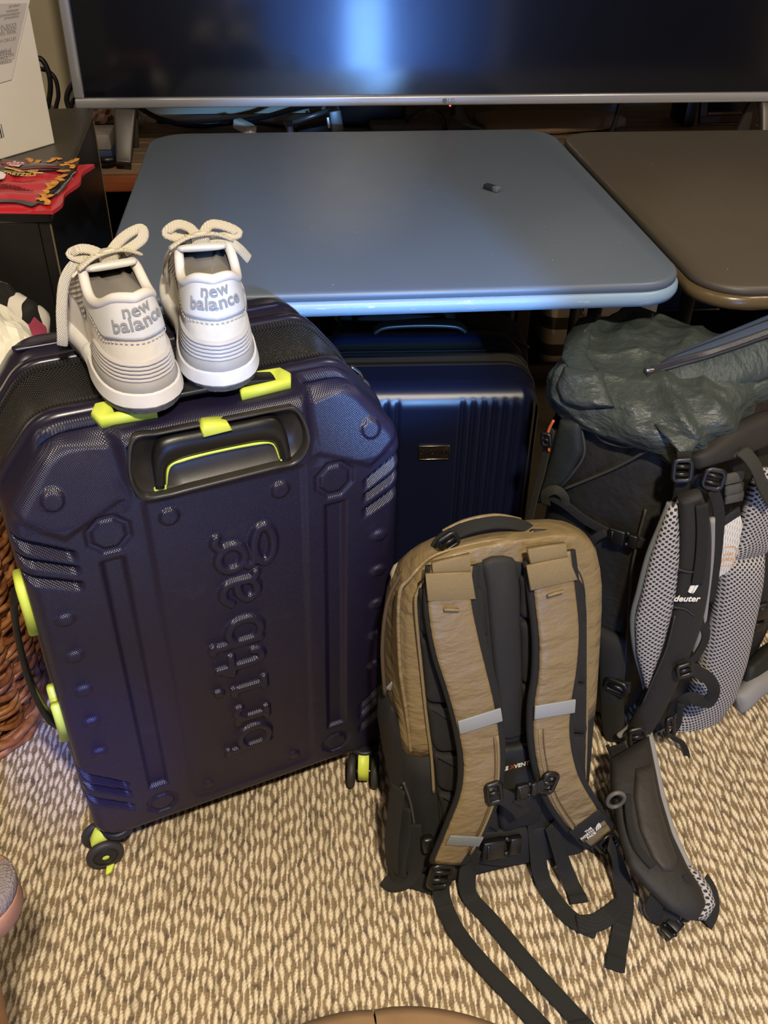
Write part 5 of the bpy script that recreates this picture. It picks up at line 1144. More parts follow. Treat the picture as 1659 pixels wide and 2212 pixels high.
    across(sl, PL, 24, .020, refl, 'reflective_band', ww=.058); across(sr, PR, 24, .020, refl, 'reflective_band', ww=.057)
    across(sl, PL, 43, .018, mat('grey_webbing', rgb(120, 124, 122), .7, weave=.002), 'grey_band', .0115, .050); across(sr, PR, 43, .026, black_web, 'label_band', .0115, .052)
    for A, par, sd in ((PL, sl, 1), (PR, sr, -1)):
        Q = catmull(A, 6)[27:46]; T_ = np.gradient(Q, axis=0); S_ = np.array([unit(np.cross(t, TF.N)) for t in T_]); S_ = S_*np.sign(S_@TF.U)[:, None]*sd
        make('strap_piping', G().tube(Q+S_*.0195+TF.N*.0105, .0022, 8), tan2, par); make('strap_piping', G().tube(Q+S_*.0145+TF.N*.0115, .0010, 6), mat('thread_brown', rgb(88, 66, 40), .9), par)
    # label lettering and emblem on the right strap
    Q = catmull(PR, 6); p, d = Q[44]+TF.N*.0135, unit(Q[46]-Q[42]); f2 = Fr(p, np.cross(d, TF.N)*(1 if np.cross(d, TF.N)@TF.U > 0 else -1), -d); f2 = Fr(p, f2.U, np.cross(TF.N, f2.U)); wi = mat('ink_white', rgb(206, 204, 198), .6)
    g = G()
    for k, tx in enumerate(('THE', 'NORTH', 'FACE')): g = merge(g, text_geo(tx, .0062, f2, .002, .0055-.0062*k, .0006, .0002, align='RIGHT', bold=.0002))
    make('label_text', g, wi, sr, smooth=False)
    g = G()
    for k, rr in enumerate((.010, .0072, .0044)):
        a = np.radians(np.linspace(90, 180, 10)); o_ = np.array([(rr*math.cos(x), rr*math.sin(x)) for x in a]); i_ = np.array([((rr-.002)*math.cos(x), (rr-.002)*math.sin(x)) for x in a[::-1]]); g = merge(g, G().prism(np.vstack([o_, i_])+[.0145, -.005], f2, .0004, .0009))
    make('label_emblem', g, wi, sr, smooth=False)
    # lower buckles and webbing
    u, v = TF.px(951, 1890, .03); buckle(TF, u, v, .032, .034, .042, -.25, 2, None, r, 'ladder_lock', .009); u, v = TF.px(1308, 1812, .03); buckle(TF, u, v, .034, .034, .040, .6, 2, None, r, 'ladder_lock', .009)
    def wb(pts, w=.025, th=.0022, nm='webbing', par=r, N=(0, 0, 1), z=.0065):
        Pp = [np.array(AZ(p[0], p[1], p[2] if len(p) > 2 else z)) for p in pts]; return make(nm, G().strap(np.array(Pp), w, th, N), black_web, par)
    wb([(948, 1862, .075), (952, 1900, .035), (956, 1945, .009), (985, 2010), (1040, 2080), (1120, 2165), (1180, 2230)]); wb([(1024, 1830, .075), (1010, 1885, .03), (1014, 1935, .008), (1062, 1990), (1130, 2072), (1200, 2150), (1270, 2225)])
    wb([(1150, 1740, .12), (1160, 1830, .05), (1172, 1900, .010), (1210, 1960), (1246, 1992), (1290, 2010, .008)]); wb([(1246, 1996, .010), (1290, 1992, .012), (1330, 1966, .012), (1356, 1942, .010)], N=(.1, -.2, 1))
    wb([(1190, 1780, .09), (1212, 1850, .04), (1232, 1905, .009), (1250, 1940, .008)]); wb([(1316, 1820, .08), (1338, 1880, .03), (1350, 1945, .014), (1340, 2020), (1326, 2092)])
    for (x, y, a_) in ((1246, 1932, .0), (1332, 2065, .2), (1166, 2215, .0), (1248, 2203, 0)):
        p = AZ(x, y, .009); q = AZ(x+(6 if a_ == 0 else -4), y+(18 if a_ == 0 else 30), .009); make('folded_end', G().strap(np.array([p, q]), .0262, .003, (0, 0, 1), smoothk=3), black_web, r)
    # sternum strap
    st = [TF.P(x, y, n) for x, y, n in ((1060, 1712, .055), (1095, 1726, .058), (1120, 1745, .056), (1140, 1735, .056), (1150, 1716, .058), (1188, 1686, .055))]
    make('sternum_strap', G().strap(np.array(st[:3]+[TF.P(1130, 1760, .054)]), .024, .003, TF.N), black_web, r); make('sternum_strap', G().strap(np.array([TF.P(1118, 1738, .06), TF.P(1140, 1716, .062), TF.P(1165, 1700, .060), st[-1]]), .017, .003, TF.N), black_web, r)
    side_release(TF.P(1112, 1712, .064), TF.P(1160, 1702, .064), TF.N, .022, r, 'sternum_buckle')
    u, v = TF.px(1066, 1712, .056); buckle(TF, u, v, .057, .022, .034, .1, 1, None, r, 'strap_clip', .007); u, v = TF.px(1184, 1690, .056); buckle(TF, u, v, .057, .022, .032, -.35, 1, None, r, 'strap_clip', .007)
    side_release(TF.P(1035, 1838, .026), TF.P(1126, 1822, .026), TF.N, .032, r, 'waist_buckle', .012)
    # grab handle
    hp = [TF.P(x, y, n) for x, y, n in ((944, 1186, -.03), (962, 1163, -.03), (1010, 1140, -.028), (1075, 1128, -.028), (1130, 1137, -.03), (1166, 1162, -.03))]
    hd = make('grab_handle', G().strap(np.array(hp), .020, .005, TF.V*.85+TF.N*.45, e=.5), black_web, r); make('handle_edge', G().tube(catmull([p+TF.V*.005-TF.N*.009 for p in hp[1:-1]], 6), .003, 8), tan, hd)
    u, v = TF.px(968, 1170, -.015); buckle(TF, u, v, -.014, .026, .020, .5, 1, None, r, 'zip_slider', .006); u, v = TF.px(1165, 1160, -.02); buckle(TF, u, v, -.02, .030, .018, -.2, 1, None, r, 'zip_slider', .006)
    # left side: reflective tab, stretch pocket, cords and spare webbing
    q = [TF.P(x, y, -.055) for x, y in ((838, 1480), (874, 1492))]; make('reflective_tab', G().strap(np.array([q[0], (q[0]+q[1])/2, q[1]]), .018, .003, unit(TF.N-TF.U*.9), smoothk=3), refl, r)
    make('stretch_pocket', G().lens([TF.P(x, y, -.09) for x, y in ((824, 1480), (822, 1530), (832, 1600), (852, 1690), (852, 1760))], [TF.P(x, y, -.03) for x, y in ((848, 1530), (870, 1600), (884, 1650), (886, 1720), (884, 1790))], unit(TF.N*.6-TF.U), .012, .006), blk, r)
    make('cord', G().tube(catmull([TF.P(x, y, -.01) for x, y in ((872, 1690), (888, 1740), (896, 1800), (888, 1832), (878, 1800), (870, 1740), (866, 1700))], 6), .0018, 6), mat('cord_grey', rgb(62, 60, 58), .7), r)
    wb([(866, 1740, .16), (868, 1800, .11), (858, 1850, .07), (862, 1892, .03), (896, 1902, .02), (940, 1916, .012)], .03, .003, N=(-.6, -.7, .4)); wb([(888, 1780, .12), (896, 1840, .07), (886, 1890, .03), (850, 1908, .012), (832, 1896, .014)], .028, .003, N=(-.3, -.8, .5)); wb([(860, 1700, .2), (852, 1760, .15), (846, 1830, .09), (848, 1880, .035)], .026, .003, N=(-.8, -.6, .2))
    u, v = TF.px(922, 1818, .01); make('cord_lock', G().box((u, v, .014), (.016, .026, .014), TF, .004), black_plastic, r)
    # pale inner lining at the left shoulder
    make('pale_lining', G().lens([TF.P(x, y, -.09) for x, y in ((842, 1240), (850, 1222), (872, 1206))], [TF.P(x, y, -.07) for x, y in ((846, 1252), (862, 1236), (886, 1214))], unit(TF.N-TF.U*.5+TF.V), .003, .004, m=10), mat('pale_lining', rgb(196, 186, 166), .8), r)
daypack()
# ================================================================== the hiking pack
def hiking_pack():
    t_ = math.radians(-40); X = np.array([math.cos(t_), math.sin(t_), 0]); Yp = np.array([-math.sin(t_), math.cos(t_), 0]); C = np.array([.80, -.07, 0]); Z = np.array([0, 0, 1.0])
    r = root('hiking_backpack', 'tall grey green and black hiking backpack with grey mesh padding', 'backpack', C)
    grn = NT('green_grey_ripstop'); co = grn.coord(); grn.b.inputs['Roughness'].default_value = .48
    grn.l(grn.mix(grn.noise(co, 8, 3), rgb(42, 50, 50), rgb(62, 69, 66)), grn.b.inputs['Base Color'])
    mp = grn.n('ShaderNodeMapping'); mp.inputs['Scale'].default_value = (10, 10, 26); mp.inputs['Rotation'].default_value = (.3, .4, .5); grn.l(co, mp.inputs[0])
    w1 = grn.n('ShaderNodeTexWave'); w1.inputs['Scale'].default_value = 160; w1.bands_direction = 'DIAGONAL'; grn.l(co, w1.inputs['Vector'])
    grn.l(grn.bump(w1.outputs['Fac'], .12, .0008, grn.bump(grn.noise(mp.outputs[0], 1.5, 4, .55), .7, .02)), grn.b.inputs['Normal']); grn = grn.m
    blk = mat('pack_side_black', rgb(20, 19, 16), .7, var=.2, vscale=10, bump=.5, bscale=14, bdist=.015); brown = mat('pack_charcoal', rgb(32, 28, 24), .75, var=.12, vscale=12, bump=.3, bscale=60, bdist=.004)
    mesh = dotmat('grey_spacer_mesh', rgb(168, 163, 158), rgb(38, 36, 35), .0088, .0088, .16, .27, .85, .9); gedge = mat('grey_binding', rgb(132, 130, 128), .8, bump=.3, bscale=500)
    def lp(x, y, z): return C+X*x+Yp*y+Z*z
    # main tube
    sq = sup(56, .55); rings = []
    for z, a0, a1, b in ((.004, -.075, .085, .105), (.012, -.095, .105, .125), (.06, -.105, .115, .14), (.16, -.110, .115, .146), (.30, -.108, .113, .146), (.42, -.108, .112, .145), (.50, -.104, .112, .143), (.555, -.09, .105, .130), (.575, -.06, .08, .09)):
        q = []
        for cx, cy in sq:
            x = (a0+a1)/2+cx*(a1-a0)/2; y = cy*b; p = Vector((x*9, y*9, z*7)); k = .007*mnoise.noise(p)+.004*mnoise.noise(p*2.7); nn = unit((cx, cy)); q.append(lp(x+nn[0]*k, y+nn[1]*k, z))
        rings.append(q)
    R = np.array(rings); Rr = catmull(R.reshape(len(R), -1), 5).reshape(-1, R.shape[1], 3)
    make('pack_body', G().loft(Rr), blk, r)
    # lid: a draped cap whose rim dips to a point at the near corner of the back panel
    n1 = 150; th = np.linspace(0, 2*np.pi, n1, endpoint=False); c_, s_ = np.cos(th), np.sin(th); ex = np.sign(c_)*abs(c_)**.6; ey = np.sign(s_)*abs(s_)**.6
    tipa = math.atan2(-.9, .8); dd = np.abs((th-tipa+np.pi) % (2*np.pi)-np.pi); dip = np.clip(1-dd/.42, 0, 1)
    rim = .553-.004*np.cos(th*2)-.030*dip
    def ridge(t): return 1-2*np.abs((t % 1)-.5)
    def fold(x, y, z):
        p = Vector((x*8, y*8, z*8)); wn = mnoise.noise(p*.9)*.55+mnoise.noise(p*2.1+Vector((4, 0, 1)))*.22
        a = ridge(x*9.0+y*5.5+z*6+wn*1.6)**2; b_ = ridge(-x*5+y*11.0-z*9+wn*1.3+.3)**3; m_ = .5+.5*mnoise.noise(p*.7+Vector((9, 2, 4)))
        return .013*(a-.35)*m_+.010*(b_-.25)*(1-m_)+.0025*mnoise.noise(p*6)
    rings = []
    prof = ((.985, 0), (1.0, .004), (1.02, .016), (1.035, .030), (1.03, .044), (1.0, .057), (.95, .068), (.88, .077), (.80, .083), (.70, .087), (.58, .090), (.44, .092), (.30, .094), (.16, .095), (.02, .095))
    P_ = catmull([np.r_[q] for q in prof], 4)
    for j, (k, h) in enumerate(P_):
        f = min(1, h/.06); z = rim*(1-f)+.556*f+h*.76; q = []
        for i in range(n1):
            x, y = ex[i]*.132*k+.006, ey[i]*.158*k; kz = fold(x, y, z[i])*(1.15 if j > 6 else .25+.9*j/6)
            roll = .020*math.exp(-((k-.93)/.06)**2)*np.clip(-ex[i]*.9+ey[i]*.1, 0, 1)            # rolled collar on the far left
            nn = unit((ex[i], ey[i])); out = np.clip((k-.6)/.4, 0, 1)
            q.append(lp(x+nn[0]*kz*out, y+nn[1]*kz*out, min(z[i]+kz*(1-out*.35)+roll, .650)))
        rings.append(q)
    lg_ = G().loft(np.array(rings), cap=True); lid = make('lid', lg_, grn, r)
    from mathutils.bvhtree import BVHTree
    bvh = BVHTree.FromPolygons([Vector(p) for p in lg_.v], [list(f) for f in lg_.f])
    def on_lid(x, y, o=.004):
        d = ray(x, y); h = bvh.ray_cast(Vector(CAM), Vector(unit(d)))
        if h[0] is None: return AZ(x, y, .60), np.array([0, -.5, .8])
        nn = np.array(h[1]); nn = nn if nn@d < 0 else -nn; return np.array(h[0])+nn*o, nn
    blu = mat('blue_grey_nylon', rgb(64, 78, 104), .55, bump=.3, bscale=60, bdist=.004); NN = unit((-.08, -.6, .78))
    zz = np.linspace(.612, .646, 7); zp = [(1392, 806), (1430, 794), (1470, 782), (1520, 768), (1580, 748), (1630, 730), (1676, 714)]
    def cz(pts, dz): return [AZ(x, y, z+dz) for (x, y), z in zip(pts, zz)]
    lo = [(1378, 818), (1410, 838), (1450, 858), (1510, 866), (1580, 848), (1640, 828), (1690, 810)]
    lozz = np.array([.604, .598, .594, .593, .598, .602, .604]); LO = [AZ(x, y, z) for (x, y), z in zip(lo, lozz)]
    pgr = NT('pocket_nylon'); co = pgr.coord(); pgr.l(pgr.mix(pgr.noise(co, 10, 3), rgb(40, 50, 54), rgb(60, 70, 72)), pgr.b.inputs['Base Color']); pgr.b.inputs['Roughness'].default_value = .5
    mp2 = pgr.n('ShaderNodeMapping'); mp2.inputs['Scale'].default_value = (26, 9, 14); mp2.inputs['Rotation'].default_value = (0, 0, .5); pgr.l(co, mp2.inputs[0]); pgr.l(pgr.bump(pgr.noise(mp2.outputs[0], 2.0, 4, .5), .8, .012), pgr.b.inputs['Normal'])
    make('lid_pocket', G().lens(cz(zp, 0), LO, NN, .014, .020, m=40, n=18), pgr.m, lid)
    up_ = [(1366, 822), (1400, 798), (1448, 770), (1508, 744), (1572, 718), (1626, 696), (1674, 676)]; UP = [AZ(x, y, z) for (x, y), z in zip(up_, np.linspace(.606, .652, 7))]
    make('pocket_flap', G().lens(UP, cz(zp, .004), NN, .007, .010, m=40, n=12), blu, lid)
    make('flap_seam', G().tube(catmull([(np.array(a_)*.62+np.array(b_)*.38)+NN*.0125 for a_, b_ in zip(UP, cz(zp, .004))][1:], 6), .0012, 6), mat('dark_seam', rgb(20, 24, 34), .8), lid)
    Zp = np.array(cz(zp, .004))+NN*.0135-np.array([0, .007, 0])
    make('zip_tape', G().strap(Zp, np.array([.008, .013, .014, .014, .014, .014, .014]), .004, NN), mat('zip_tape_navy', rgb(24, 26, 38), .6), lid)
    g = G(); Q = resample(catmull(Zp+NN*.003, 8), 110)
    for a, b in zip(Q[:-1], Q[1:]): d = unit(b-a); s = np.cross(NN, d); g.box(a, (.0011, .0058, .0022), np.array([d, s, NN]))
    make('zip_teeth', g, mat('zip_teeth_navy', rgb(44, 46, 62), .3), lid, smooth=False, kind='stuff')
    p = Zp[0]+NN*.004; make('zip_slider', G().box(p, (.014, .010, .008), None, .002), steel, lid); make('pull_loop', G().tube(catmull([p+np.array(q) for q in ((0, 0, 0), (-.006, -.014, -.008), (-.004, -.026, -.016), (.008, -.024, -.017), (.010, -.012, -.009), (.002, 0, 0))], 6), .0026, 8), black_web, lid)
    # hem under the pocket and the gathered collar at the left
    make('lid_hem', G().lens([AZ(x, y-6, z+.004) for (x, y), z in zip(lo, lozz)], [AZ(x, y+46, z-.028) for (x, y), z in zip(lo, lozz)], unit((-.1, -.85, .5)), .008, .012, m=36, n=10), grn, lid)
    for L_, R_ in ((((1250, 690), (1222, 730), (1216, 780), (1240, 815)), ((1300, 672), (1272, 720), (1268, 772), (1296, 812))), (((1218, 795), (1206, 835), (1214, 868), (1262, 884)), ((1300, 806), (1310, 836), (1318, 860), (1330, 880)))):
        make('collar_fold', G().lens([on_lid(x, y, .004)[0] for x, y in L_], [on_lid(x, y, .004)[0] for x, y in R_], unit((-.5, -.7, .5)), .013, .004, m=24, n=12), grn, lid)
    # lid corner strap and buckle at the tip
    Tp = AY(1478, 968, -.268); Tq = AY(1476, 1046, -.270); nT = unit((-.15, -.95, .25))
    make('lid_tip', G().lens([AY(x, y, Y_) for x, y, Y_ in ((1380, 880, -.185), (1430, 935, -.240), (1462, 972, -.262), (1468, 986, -.266))], [AY(x, y, Y_) for x, y, Y_ in ((1570, 895, -.19), (1520, 945, -.245), (1496, 972, -.262), (1490, 986, -.266))], nT, .004, .004), grn, lid)
    make('lid_strap', G().strap(np.array([AY(1478, 975, -.268), AY(1477, 1010, -.272), AY(1472, 1060, -.270), AY(1462, 1090, -.262)]), .019, .003, nT), black_web, r)
    def frame(x, y, Y_, N): N = unit(N); U = unit(np.cross((0, 0, 1), N)); return Fr(AY(x, y, Y_), U, np.cross(N, U))
    buckle(frame(1474, 1016, -.278, nT), 0, 0, 0, .026, .032, .05, 2, None, r, 'ladder_lock', .007)
    buckle(frame(1541, 1035, -.270, nT), 0, 0, 0, .030, .030, -.15, 2, None, r, 'ladder_lock', .007)
    # charcoal top band of the frame, to the right of the tip
    make('frame_sleeve', G().lens([AY(x, y, Y_) for x, y, Y_ in ((1490, 985, -.255), (1560, 930, -.22), (1640, 895, -.18), (1690, 880, -.155))], [AY(x, y, Y_) for x, y, Y_ in ((1496, 1012, -.258), (1590, 985, -.225), (1650, 960, -.185), (1700, 945, -.16))], unit((.3, -.85, .4)), .012, .02), brown, r)
    make('back_panel', G().lens([AY(x, y, Y_) for x, y, Y_ in ((1494, 1000, -.235), (1486, 1200, -.235), (1452, 1450, -.235), (1400, 1588, -.235))], [AY(x, y, Y_) for x, y, Y_ in ((1720, 930, -.06), (1700, 1150, -.07), (1650, 1350, -.09), (1560, 1530, -.14))], unit((.6, -.8, 0)), .004, .02), blk, r)
    # side panel: seams, compression straps
    Hs = Fr(lp(0, -.146, 0), X, Z)
    for pts in (((1262, 905), (1300, 950), (1360, 965), (1420, 955), (1462, 985)), ((1255, 925), (1262, 980), (1230, 1030), (1190, 1070)), ((1420, 960), (1330, 1010), (1215, 1058)), ((1395, 1100), (1365, 1230), (1350, 1420), (1340, 1520))):
        make('seam_piping', G().tube(catmull([Hs.P(x, y, .004) for x, y in pts], 6), .0022, 6), mat('seam_grey', rgb(52, 50, 44), .7), r)
    make('side_gusset', G().lens([Hs.P(x, y, .004) for x, y in ((1212, 905), (1196, 960), (1178, 1030), (1162, 1085))], [Hs.P(x, y, .004) for x, y in ((1256, 908), (1262, 975), (1230, 1030), (1180, 1085))], Hs.N, .008, .006), mat('dark_green_nylon', rgb(22, 27, 25), .65, bump=.4, bscale=30, bdist=.006), r)
    olive = mat('olive_webbing', rgb(42, 42, 34), .8, weave=.002)
    make('side_webbing', G().strap(np.array([Hs.P(x, y, .010) for x, y in ((1192, 925), (1182, 960), (1172, 1010), (1156, 1070), (1140, 1140))]), .016, .002, unit(Hs.N-X*.6)), olive, r)
    make('orange_cord', G().tube(catmull([Hs.P(x, y, .016) for x, y in ((1196, 908), (1184, 935), (1186, 975))], 5), .0022, 6), mat('orange_cord', rgb(196, 92, 48), .6), r)
    buckle(Fr(Hs.P(1180, 950, .018), Hs.U, Z), 0, 0, 0, .014, .020, .2, 1, None, r, 'small_buckle', .006)
    make('compression_strap', G().strap(np.array([Hs.P(x, y, n) for x, y, n in ((1176, 1066, .016), (1215, 1086, .012), (1262, 1122, .012), (1312, 1150, .014))]), .016, .0025, Hs.N), black_web, r)
    make('compression_strap', G().strap(np.array([Hs.P(x, y, n) for x, y, n in ((1268, 1195, .010), (1282, 1165, .018), (1310, 1150, .016))]), .012, .0025, Hs.N), black_web, r)
    side_release(Hs.P(1312, 1150, .018), Hs.P(1378, 1172, .016), Hs.N, .024, r, 'side_buckle', .010); make('compression_strap', G().strap(np.array([Hs.P(1376, 1170, .012), Hs.P(1392, 1176, .008)]), .020, .0025, Hs.N, smoothk=3), black_web, r)
    make('webbing_keeper', G().strap(np.array([Hs.P(x, y, n) for x, y, n in ((1180, 1090, .010), (1178, 1068, .018), (1200, 1058, .020), (1218, 1072, .016), (1222, 1096, .010))]), .014, .003, unit(Hs.N+Z*.4)), olive, r)
    make('side_pocket', G().lens([Hs.P(x, y, .004) for x, y in ((1290, 1350), (1296, 1440), (1300, 1530), (1310, 1600))], [Hs.P(x, y, .004) for x, y in ((1352, 1380), (1350, 1440), (1346, 1520), (1350, 1600))], Hs.N, .016, .006), mat('stretch_black', rgb(24, 23, 20), .85, bump=.3, bscale=300), r)
    buckle(Fr(Hs.P(1330, 1483, .022), Hs.U, Z), 0, 0, 0, .036, .026, .05, 1, None, r, 'buckle', .009); make('strap', G().strap(np.array([Hs.P(1306, 1478, .016), Hs.P(1330, 1480, .018), Hs.P(1362, 1486, .014)]), .022, .003, Hs.N), black_web, r)
    # shoulder strap: grey mesh inside, black outer band
    YS = -.275; nS = unit((-.45, -.88, .1))
    make('strap_mesh', G().lens([AY(x, y, YS) for x, y in ((1446, 1086), (1424, 1140), (1404, 1200), (1386, 1275), (1371, 1335), (1374, 1400), (1388, 1450), (1397, 1482))], [AY(x, y, YS-.008) for x, y in ((1464, 1090), (1468, 1140), (1470, 1200), (1464, 1275), (1450, 1335), (1432, 1400), (1412, 1450), (1400, 1486))], nS, .014, .012, m=34, n=16), mesh, r)
    make('mesh_binding', G().tube(catmull([AY(x, y, YS-.004) for x, y in ((1446, 1086), (1424, 1140), (1400, 1200), (1380, 1275), (1366, 1335), (1371, 1400), (1388, 1465), (1396, 1500))], 6), .004, 8), mat('binding_olive', rgb(96, 98, 92), .8), r)
    sp = [(1490, 1070), (1500, 1130), (1500, 1200), (1492, 1280), (1478, 1350), (1452, 1420), (1424, 1490), (1392, 1556), (1374, 1590)]; SP = np.array([AY(x, y, YS-.014) for x, y in sp]); wS = [.030, .040, .044, .047, .047, .046, .044, .040, .034]
    ss = make('shoulder_strap', G().strap(SP, wS, .022, unit((-.1, -.98, .15)), e=.6, n=18), brown, r)
    make('strap_cushion_edge', G().tube(catmull([AY(x, y, YS-.010) for x, y in ((1470, 1078), (1476, 1100), (1474, 1180), (1468, 1270))], 6), .0055, 8), gedge, ss); make('strap_cushion_edge', G().tube(catmull([AY(x, y, YS-.006) for x, y in ((1538, 1120), (1536, 1200), (1526, 1290), (1518, 1350), (1500, 1410))], 6), .0045, 8), gedge, ss)
    make('strap_cushion_edge', G().tube(catmull([AY(x, y, YS-.004) for x, y in ((1398, 1500), (1376, 1545), (1358, 1572), (1336, 1590))], 6), .005, 8), gedge, ss)
    make('strap_webbing', G().strap(np.array([AY(x, y, YS-.029) for x, y in ((1516, 1090), (1518, 1150), (1514, 1210), (1506, 1262))]), .016, .003, unit((-.1, -.98, .15))), black_web, ss)
    fz = frame(1482, 1292, YS-.0275, (-.1, -.98, .15)); wi = mat('logo_white', rgb(226, 222, 212), .6); make('logo_text', text_geo('deuter', .0135, fz, 0, 0, .002, .0003, shear=.2, bold=.0003), wi, ss, smooth=False)
    g = G(); g.prism([(.000, .012), (.0045, .010), (.006, .014), (.0085, .026), (.004, .024), (.0015, .020)], fz, .001, .003); g.prism([(.006, .009), (.009, .012), (.0135, .025), (.0155, .028), (.0105, .0275), (.0075, .018)], fz, .001, .003); make('logo_emblem', g, wi, ss, smooth=False)
    g = G().tube(catmull([AY(x, y, YS-.027) for x, y in ((1466, 1230), (1490, 1236), (1512, 1232))], 4), .0012, 6); g.tube(catmull([AY(x, y, YS-.027) for x, y in ((1456, 1312), (1480, 1316), (1500, 1330))], 4), .0012, 6); g.tube(catmull([AY(x, y, YS-.027) for x, y in ((1458, 1330), (1440, 1400), (1410, 1470), (1388, 1520))], 4), .0012, 6); make('strap_seam', g, mat('seam_grey', rgb(52, 50, 44), .7), ss)
    # load lifter webbing beside it
    make('load_lifter', G().strap(np.array([AY(x, y, -.272) for x, y in ((1540, 1058), (1552, 1100), (1550, 1160), (1544, 1230), (1534, 1300))]), np.array([.016, .017, .018, .016, .014]), .0035, unit((.1, -.98, .1))), black_web, r)
    for k, (y0, y1) in enumerate(((1022, 1046), (1048, 1066), (1068, 1084))): make('stacked_webbing', G().strap(np.array([AY(1566, (y0+y1)/2+2, -.245), AY(1602, (y0+y1)/2-6, -.235)]), .015, .008, unit((.1, -.98, .2)), smoothk=3), mat('grey_webbing_hp', rgb(74, 72, 66), .75, weave=.0024), r)
    make('hang_loop', G().strap(np.array([AY(x, y, Y_) for x, y, Y_ in ((1572, 985, -.232), (1602, 975, -.25), (1630, 1005, -.262), (1646, 1045, -.262), (1668, 1085, -.25))]), .022, .004, unit((.5, -.7, .3))), olive, r)
    # second strap, back padding, label flap
    make('back_padding', G().lens([AY(x, y, -.225) for x, y in ((1560, 1195), (1548, 1260), (1532, 1340), (1512, 1420), (1484, 1500), (1440, 1570), (1408, 1602))], [AY(x, y, -.205) for x, y in ((1648, 1188), (1640, 1250), (1622, 1340), (1606, 1420), (1580, 1500), (1530, 1568), (1436, 1612))], unit((.1, -.97, .2)), .022, .016, m=40, n=18), mesh, r)
    make('strap_padding', G().lens([AY(x, y, -.225) for x, y in ((1640, 1010), (1618, 1060), (1600, 1120), (1588, 1170), (1560, 1212))], [AY(x, y, -.19) for x, y in ((1715, 1010), (1705, 1070), (1690, 1130), (1660, 1180), (1608, 1214))], unit((.1, -.9, .4)), .016, .016, m=26, n=18), mesh, r)
    fl = [(1566, 1134), (1598, 1112), (1604, 1132), (1592, 1196), (1576, 1232), (1552, 1246), (1556, 1190)]; f5 = frame(1578, 1180, -.262, (.1, -.97, .2))
    lab = make('label_flap', G().prism([f5.px(x, y) for x, y in fl], f5, -.003, .002, .0012), dotmat('pale_flap', rgb(206, 202, 192), rgb(168, 164, 156), .004, .004, .2, .3, .8, .3, uv=False), r)
    make('flap_hem', G().prism([f5.px(x, y, .002) for x, y in ((1564, 1136), (1566, 1116), (1598, 1096), (1601, 1112))], f5, -.003, .003, .001), blk, lab)
    u, v = f5.px(1572, 1202, .003); g = merge(text_geo('VARI', .007, f5, u, v+.003, .0028, .0002), text_geo('QUICK', .007, f5, u, v-.005, .0028, .0002)); hx = rrect(.026, .030, .008, 3); g.tube(f5.arr(np.c_[hx+[u, v], np.full(len(hx), .0026)]), .0006, 5, closed=True); make('flap_print', g, mat('orange_print', rgb(206, 150, 96), .6), lab, smooth=False)
    # loose webbing at the foot of the strap
    def wv(pts, w, N, nm='loose_webbing', m_=black_web): make(nm, G().strap(np.array([AY(x, y, Y_) for x, y, Y_ in pts]), w, .0028, unit(N)), m_, r)
    wv(((1466, 1430, -.30), (1500, 1448, -.30), (1530, 1466, -.295), (1542, 1492, -.29), (1528, 1516, -.29), (1492, 1508, -.285), (1468, 1520, -.28)), .020, (-.2, -.8, .6)); wv(((1478, 1300, -.285), (1524, 1360, -.285), (1510, 1410, -.29), (1480, 1440, -.30)), .014, (.2, -.95, .1), 'adjuster_webbing')
    wv(((1470, 1520, -.285), (1466, 1560, -.285), (1452, 1590, -.285), (1474, 1606, -.29), (1484, 1634, -.295), (1474, 1664, -.31), (1466, 1690, -.325)), .010, (-.5, -.8, .2)); buckle(frame(1448, 1570, -.292, (.2, -.95, .2)), 0, 0, 0, .014, .036, .1, 1, None, r, 'strap_adjuster', .007)
    buckle(frame(1376, 1592, -.30, (0, -.95, .2)), 0, 0, 0, .030, .036, .2, 1, None, r, 'ladder_lock', .010)
    buckle(frame(1478, 1448, -.312, (0, -.95, .2)), 0, 0, 0, .024, .022, .3, 1, None, r, 'slider', .007)
    # hip belt wing lying toward the camera
    Lh = [(1318, 1640, .10), (1318, 1690, .10), (1326, 1745, .095), (1338, 1810, .085), (1356, 1870, .075), (1392, 1915, .06), (1440, 1960, .045), (1482, 1984, .03)]; Rh = [(1400, 1590, .10), (1412, 1650, .09), (1426, 1720, .08), (1450, 1800, .07), (1484, 1872, .06), (1512, 1915, .05), (1522, 1950, .04), (1504, 1984, .03)]
    nH = unit((-.25, -.62, .74)); hb = make('hip_belt', G().lens([AZ(*p) for p in Lh], [AZ(*p) for p in Rh], nH, .016, .026, m=36, n=16), mat('belt_charcoal', rgb(30, 27, 23), .7, bump=.4, bscale=40, bdist=.005), r)
    make('belt_edge', G().tube(catmull([AZ(x+3, y, z) for x, y, z in Rh[:5]], 6), .006, 8), gedge, hb); make('belt_mesh_edge', G().lens([AZ(x-3, y, z) for x, y, z in Rh[4:]], [AZ(x+14, y+4, z-.015) for x, y, z in Rh[4:]], unit((.5, -.5, .7)), .006, .010, m=16, n=8), mesh, hb)
    pk = make('belt_pocket', G().lens([AZ(x, y, z+.018) for x, y, z in ((1372, 1660, .095), (1366, 1720, .09), (1378, 1790, .08), (1404, 1850, .07), (1432, 1884, .06))], [AZ(x, y, z+.018) for x, y, z in ((1408, 1650, .09), (1420, 1720, .08), (1442, 1800, .07), (1464, 1856, .06), (1452, 1884, .06))], nH, .012, .010, m=26), mat('pocket_grey', rgb(46, 41, 36), .65, bump=.5, bscale=34, bdist=.006), hb)
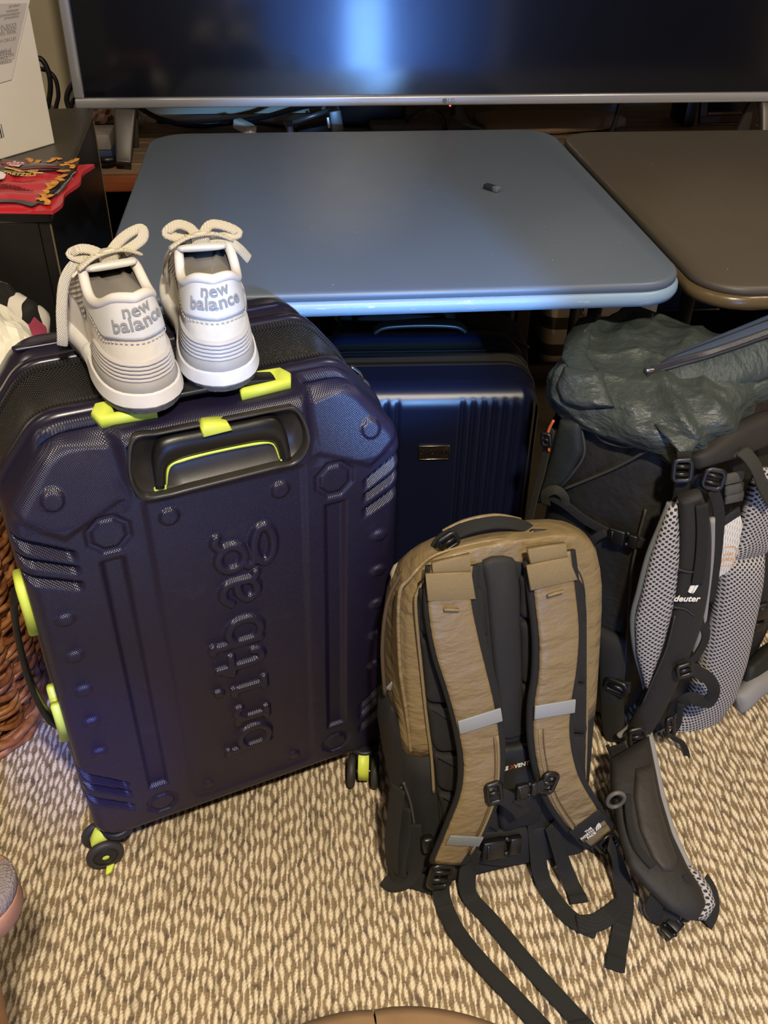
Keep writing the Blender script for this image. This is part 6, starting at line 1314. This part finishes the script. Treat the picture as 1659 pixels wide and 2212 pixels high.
    make('pocket_zip', G().strap(np.array([AZ(x, y, z+.036) for x, y, z in ((1356, 1716, .09), (1360, 1770, .085), (1378, 1830, .075), (1412, 1872, .065))]), .010, .004, nH), black_web, hb)
    dr = frame(1330, 1728, -.36, (-.2, -.9, .4)); P = AZ(1330, 1728, .13); th2 = np.linspace(0, 2*np.pi, 20, endpoint=False); make('pull_ring', G().tube(np.array([P+np.array([.012*math.cos(a), 0, .016*math.sin(a)]) for a in th2]), .0032, 8, closed=True), mat('ring_grey', rgb(88, 84, 78), .5), hb)
    def wf(pts, w, N, nm='belt_webbing'): make(nm, G().strap(np.array([AZ(*p) for p in pts]), w, .003, unit(N)), black_web, hb)
    wf(((1440, 1900, .075), (1425, 1935, .06), (1412, 1962, .035), (1428, 1982, .018), (1452, 1972, .030), (1448, 1940, .055), (1436, 1910, .07)), .024, (-.3, -.8, .5)); wf(((1480, 1890, .08), (1492, 1930, .065), (1496, 1964, .045), (1478, 1990, .02)), .010, (.2, -.6, .7)); wf(((1522, 1900, .045), (1540, 1930, .03), (1544, 1965, .014), (1528, 1998, .007)), .024, (.6, -.5, .5))
    side_release(AZ(1468, 1985, .016), AZ(1434, 2022, .012), (0, -.2, 1), .020, hb, 'belt_buckle', .011)
    wv(((1330, 1610, -.34), (1350, 1650, -.35), (1372, 1690, -.36)), .03, (-.3, -.8, .4), 'belt_stabiliser'); wv(((1312, 1610, -.34), (1330, 1640, -.345), (1348, 1668, -.35)), .006, (-.3, -.8, .4))
    # far hip belt wing at the right edge
    make('hip_belt', G().lens([AY(x, y, Y_) for x, y, Y_ in ((1586, 1500, -.20), (1620, 1462, -.17), (1668, 1432, -.13), (1700, 1412, -.11))], [AY(x, y, Y_) for x, y, Y_ in ((1596, 1540, -.21), (1632, 1502, -.18), (1682, 1474, -.14), (1712, 1456, -.12))], unit((.2, -.9, .5)), .014, .02, m=18), gedge, r)
    make('belt_cloth', G().lens([AY(x, y, Y_) for x, y, Y_ in ((1612, 1440, -.16), (1650, 1400, -.12), (1695, 1370, -.10))], [AY(x, y, Y_) for x, y, Y_ in ((1600, 1490, -.18), (1660, 1445, -.13), (1705, 1420, -.11))], unit((.2, -.8, .6)), .01, .02, m=14), blk, r)
    wv(((1660, 1190, -.15), (1650, 1250, -.15), (1646, 1320, -.15), (1640, 1350, -.16)), .026, (.1, -.95, .2), 'strap', brown); side_release(AY(1648, 1300, -.172), AY(1638, 1362, -.172), (.1, -.95, .2), .020, r, 'buckle', .010)
hiking_pack()
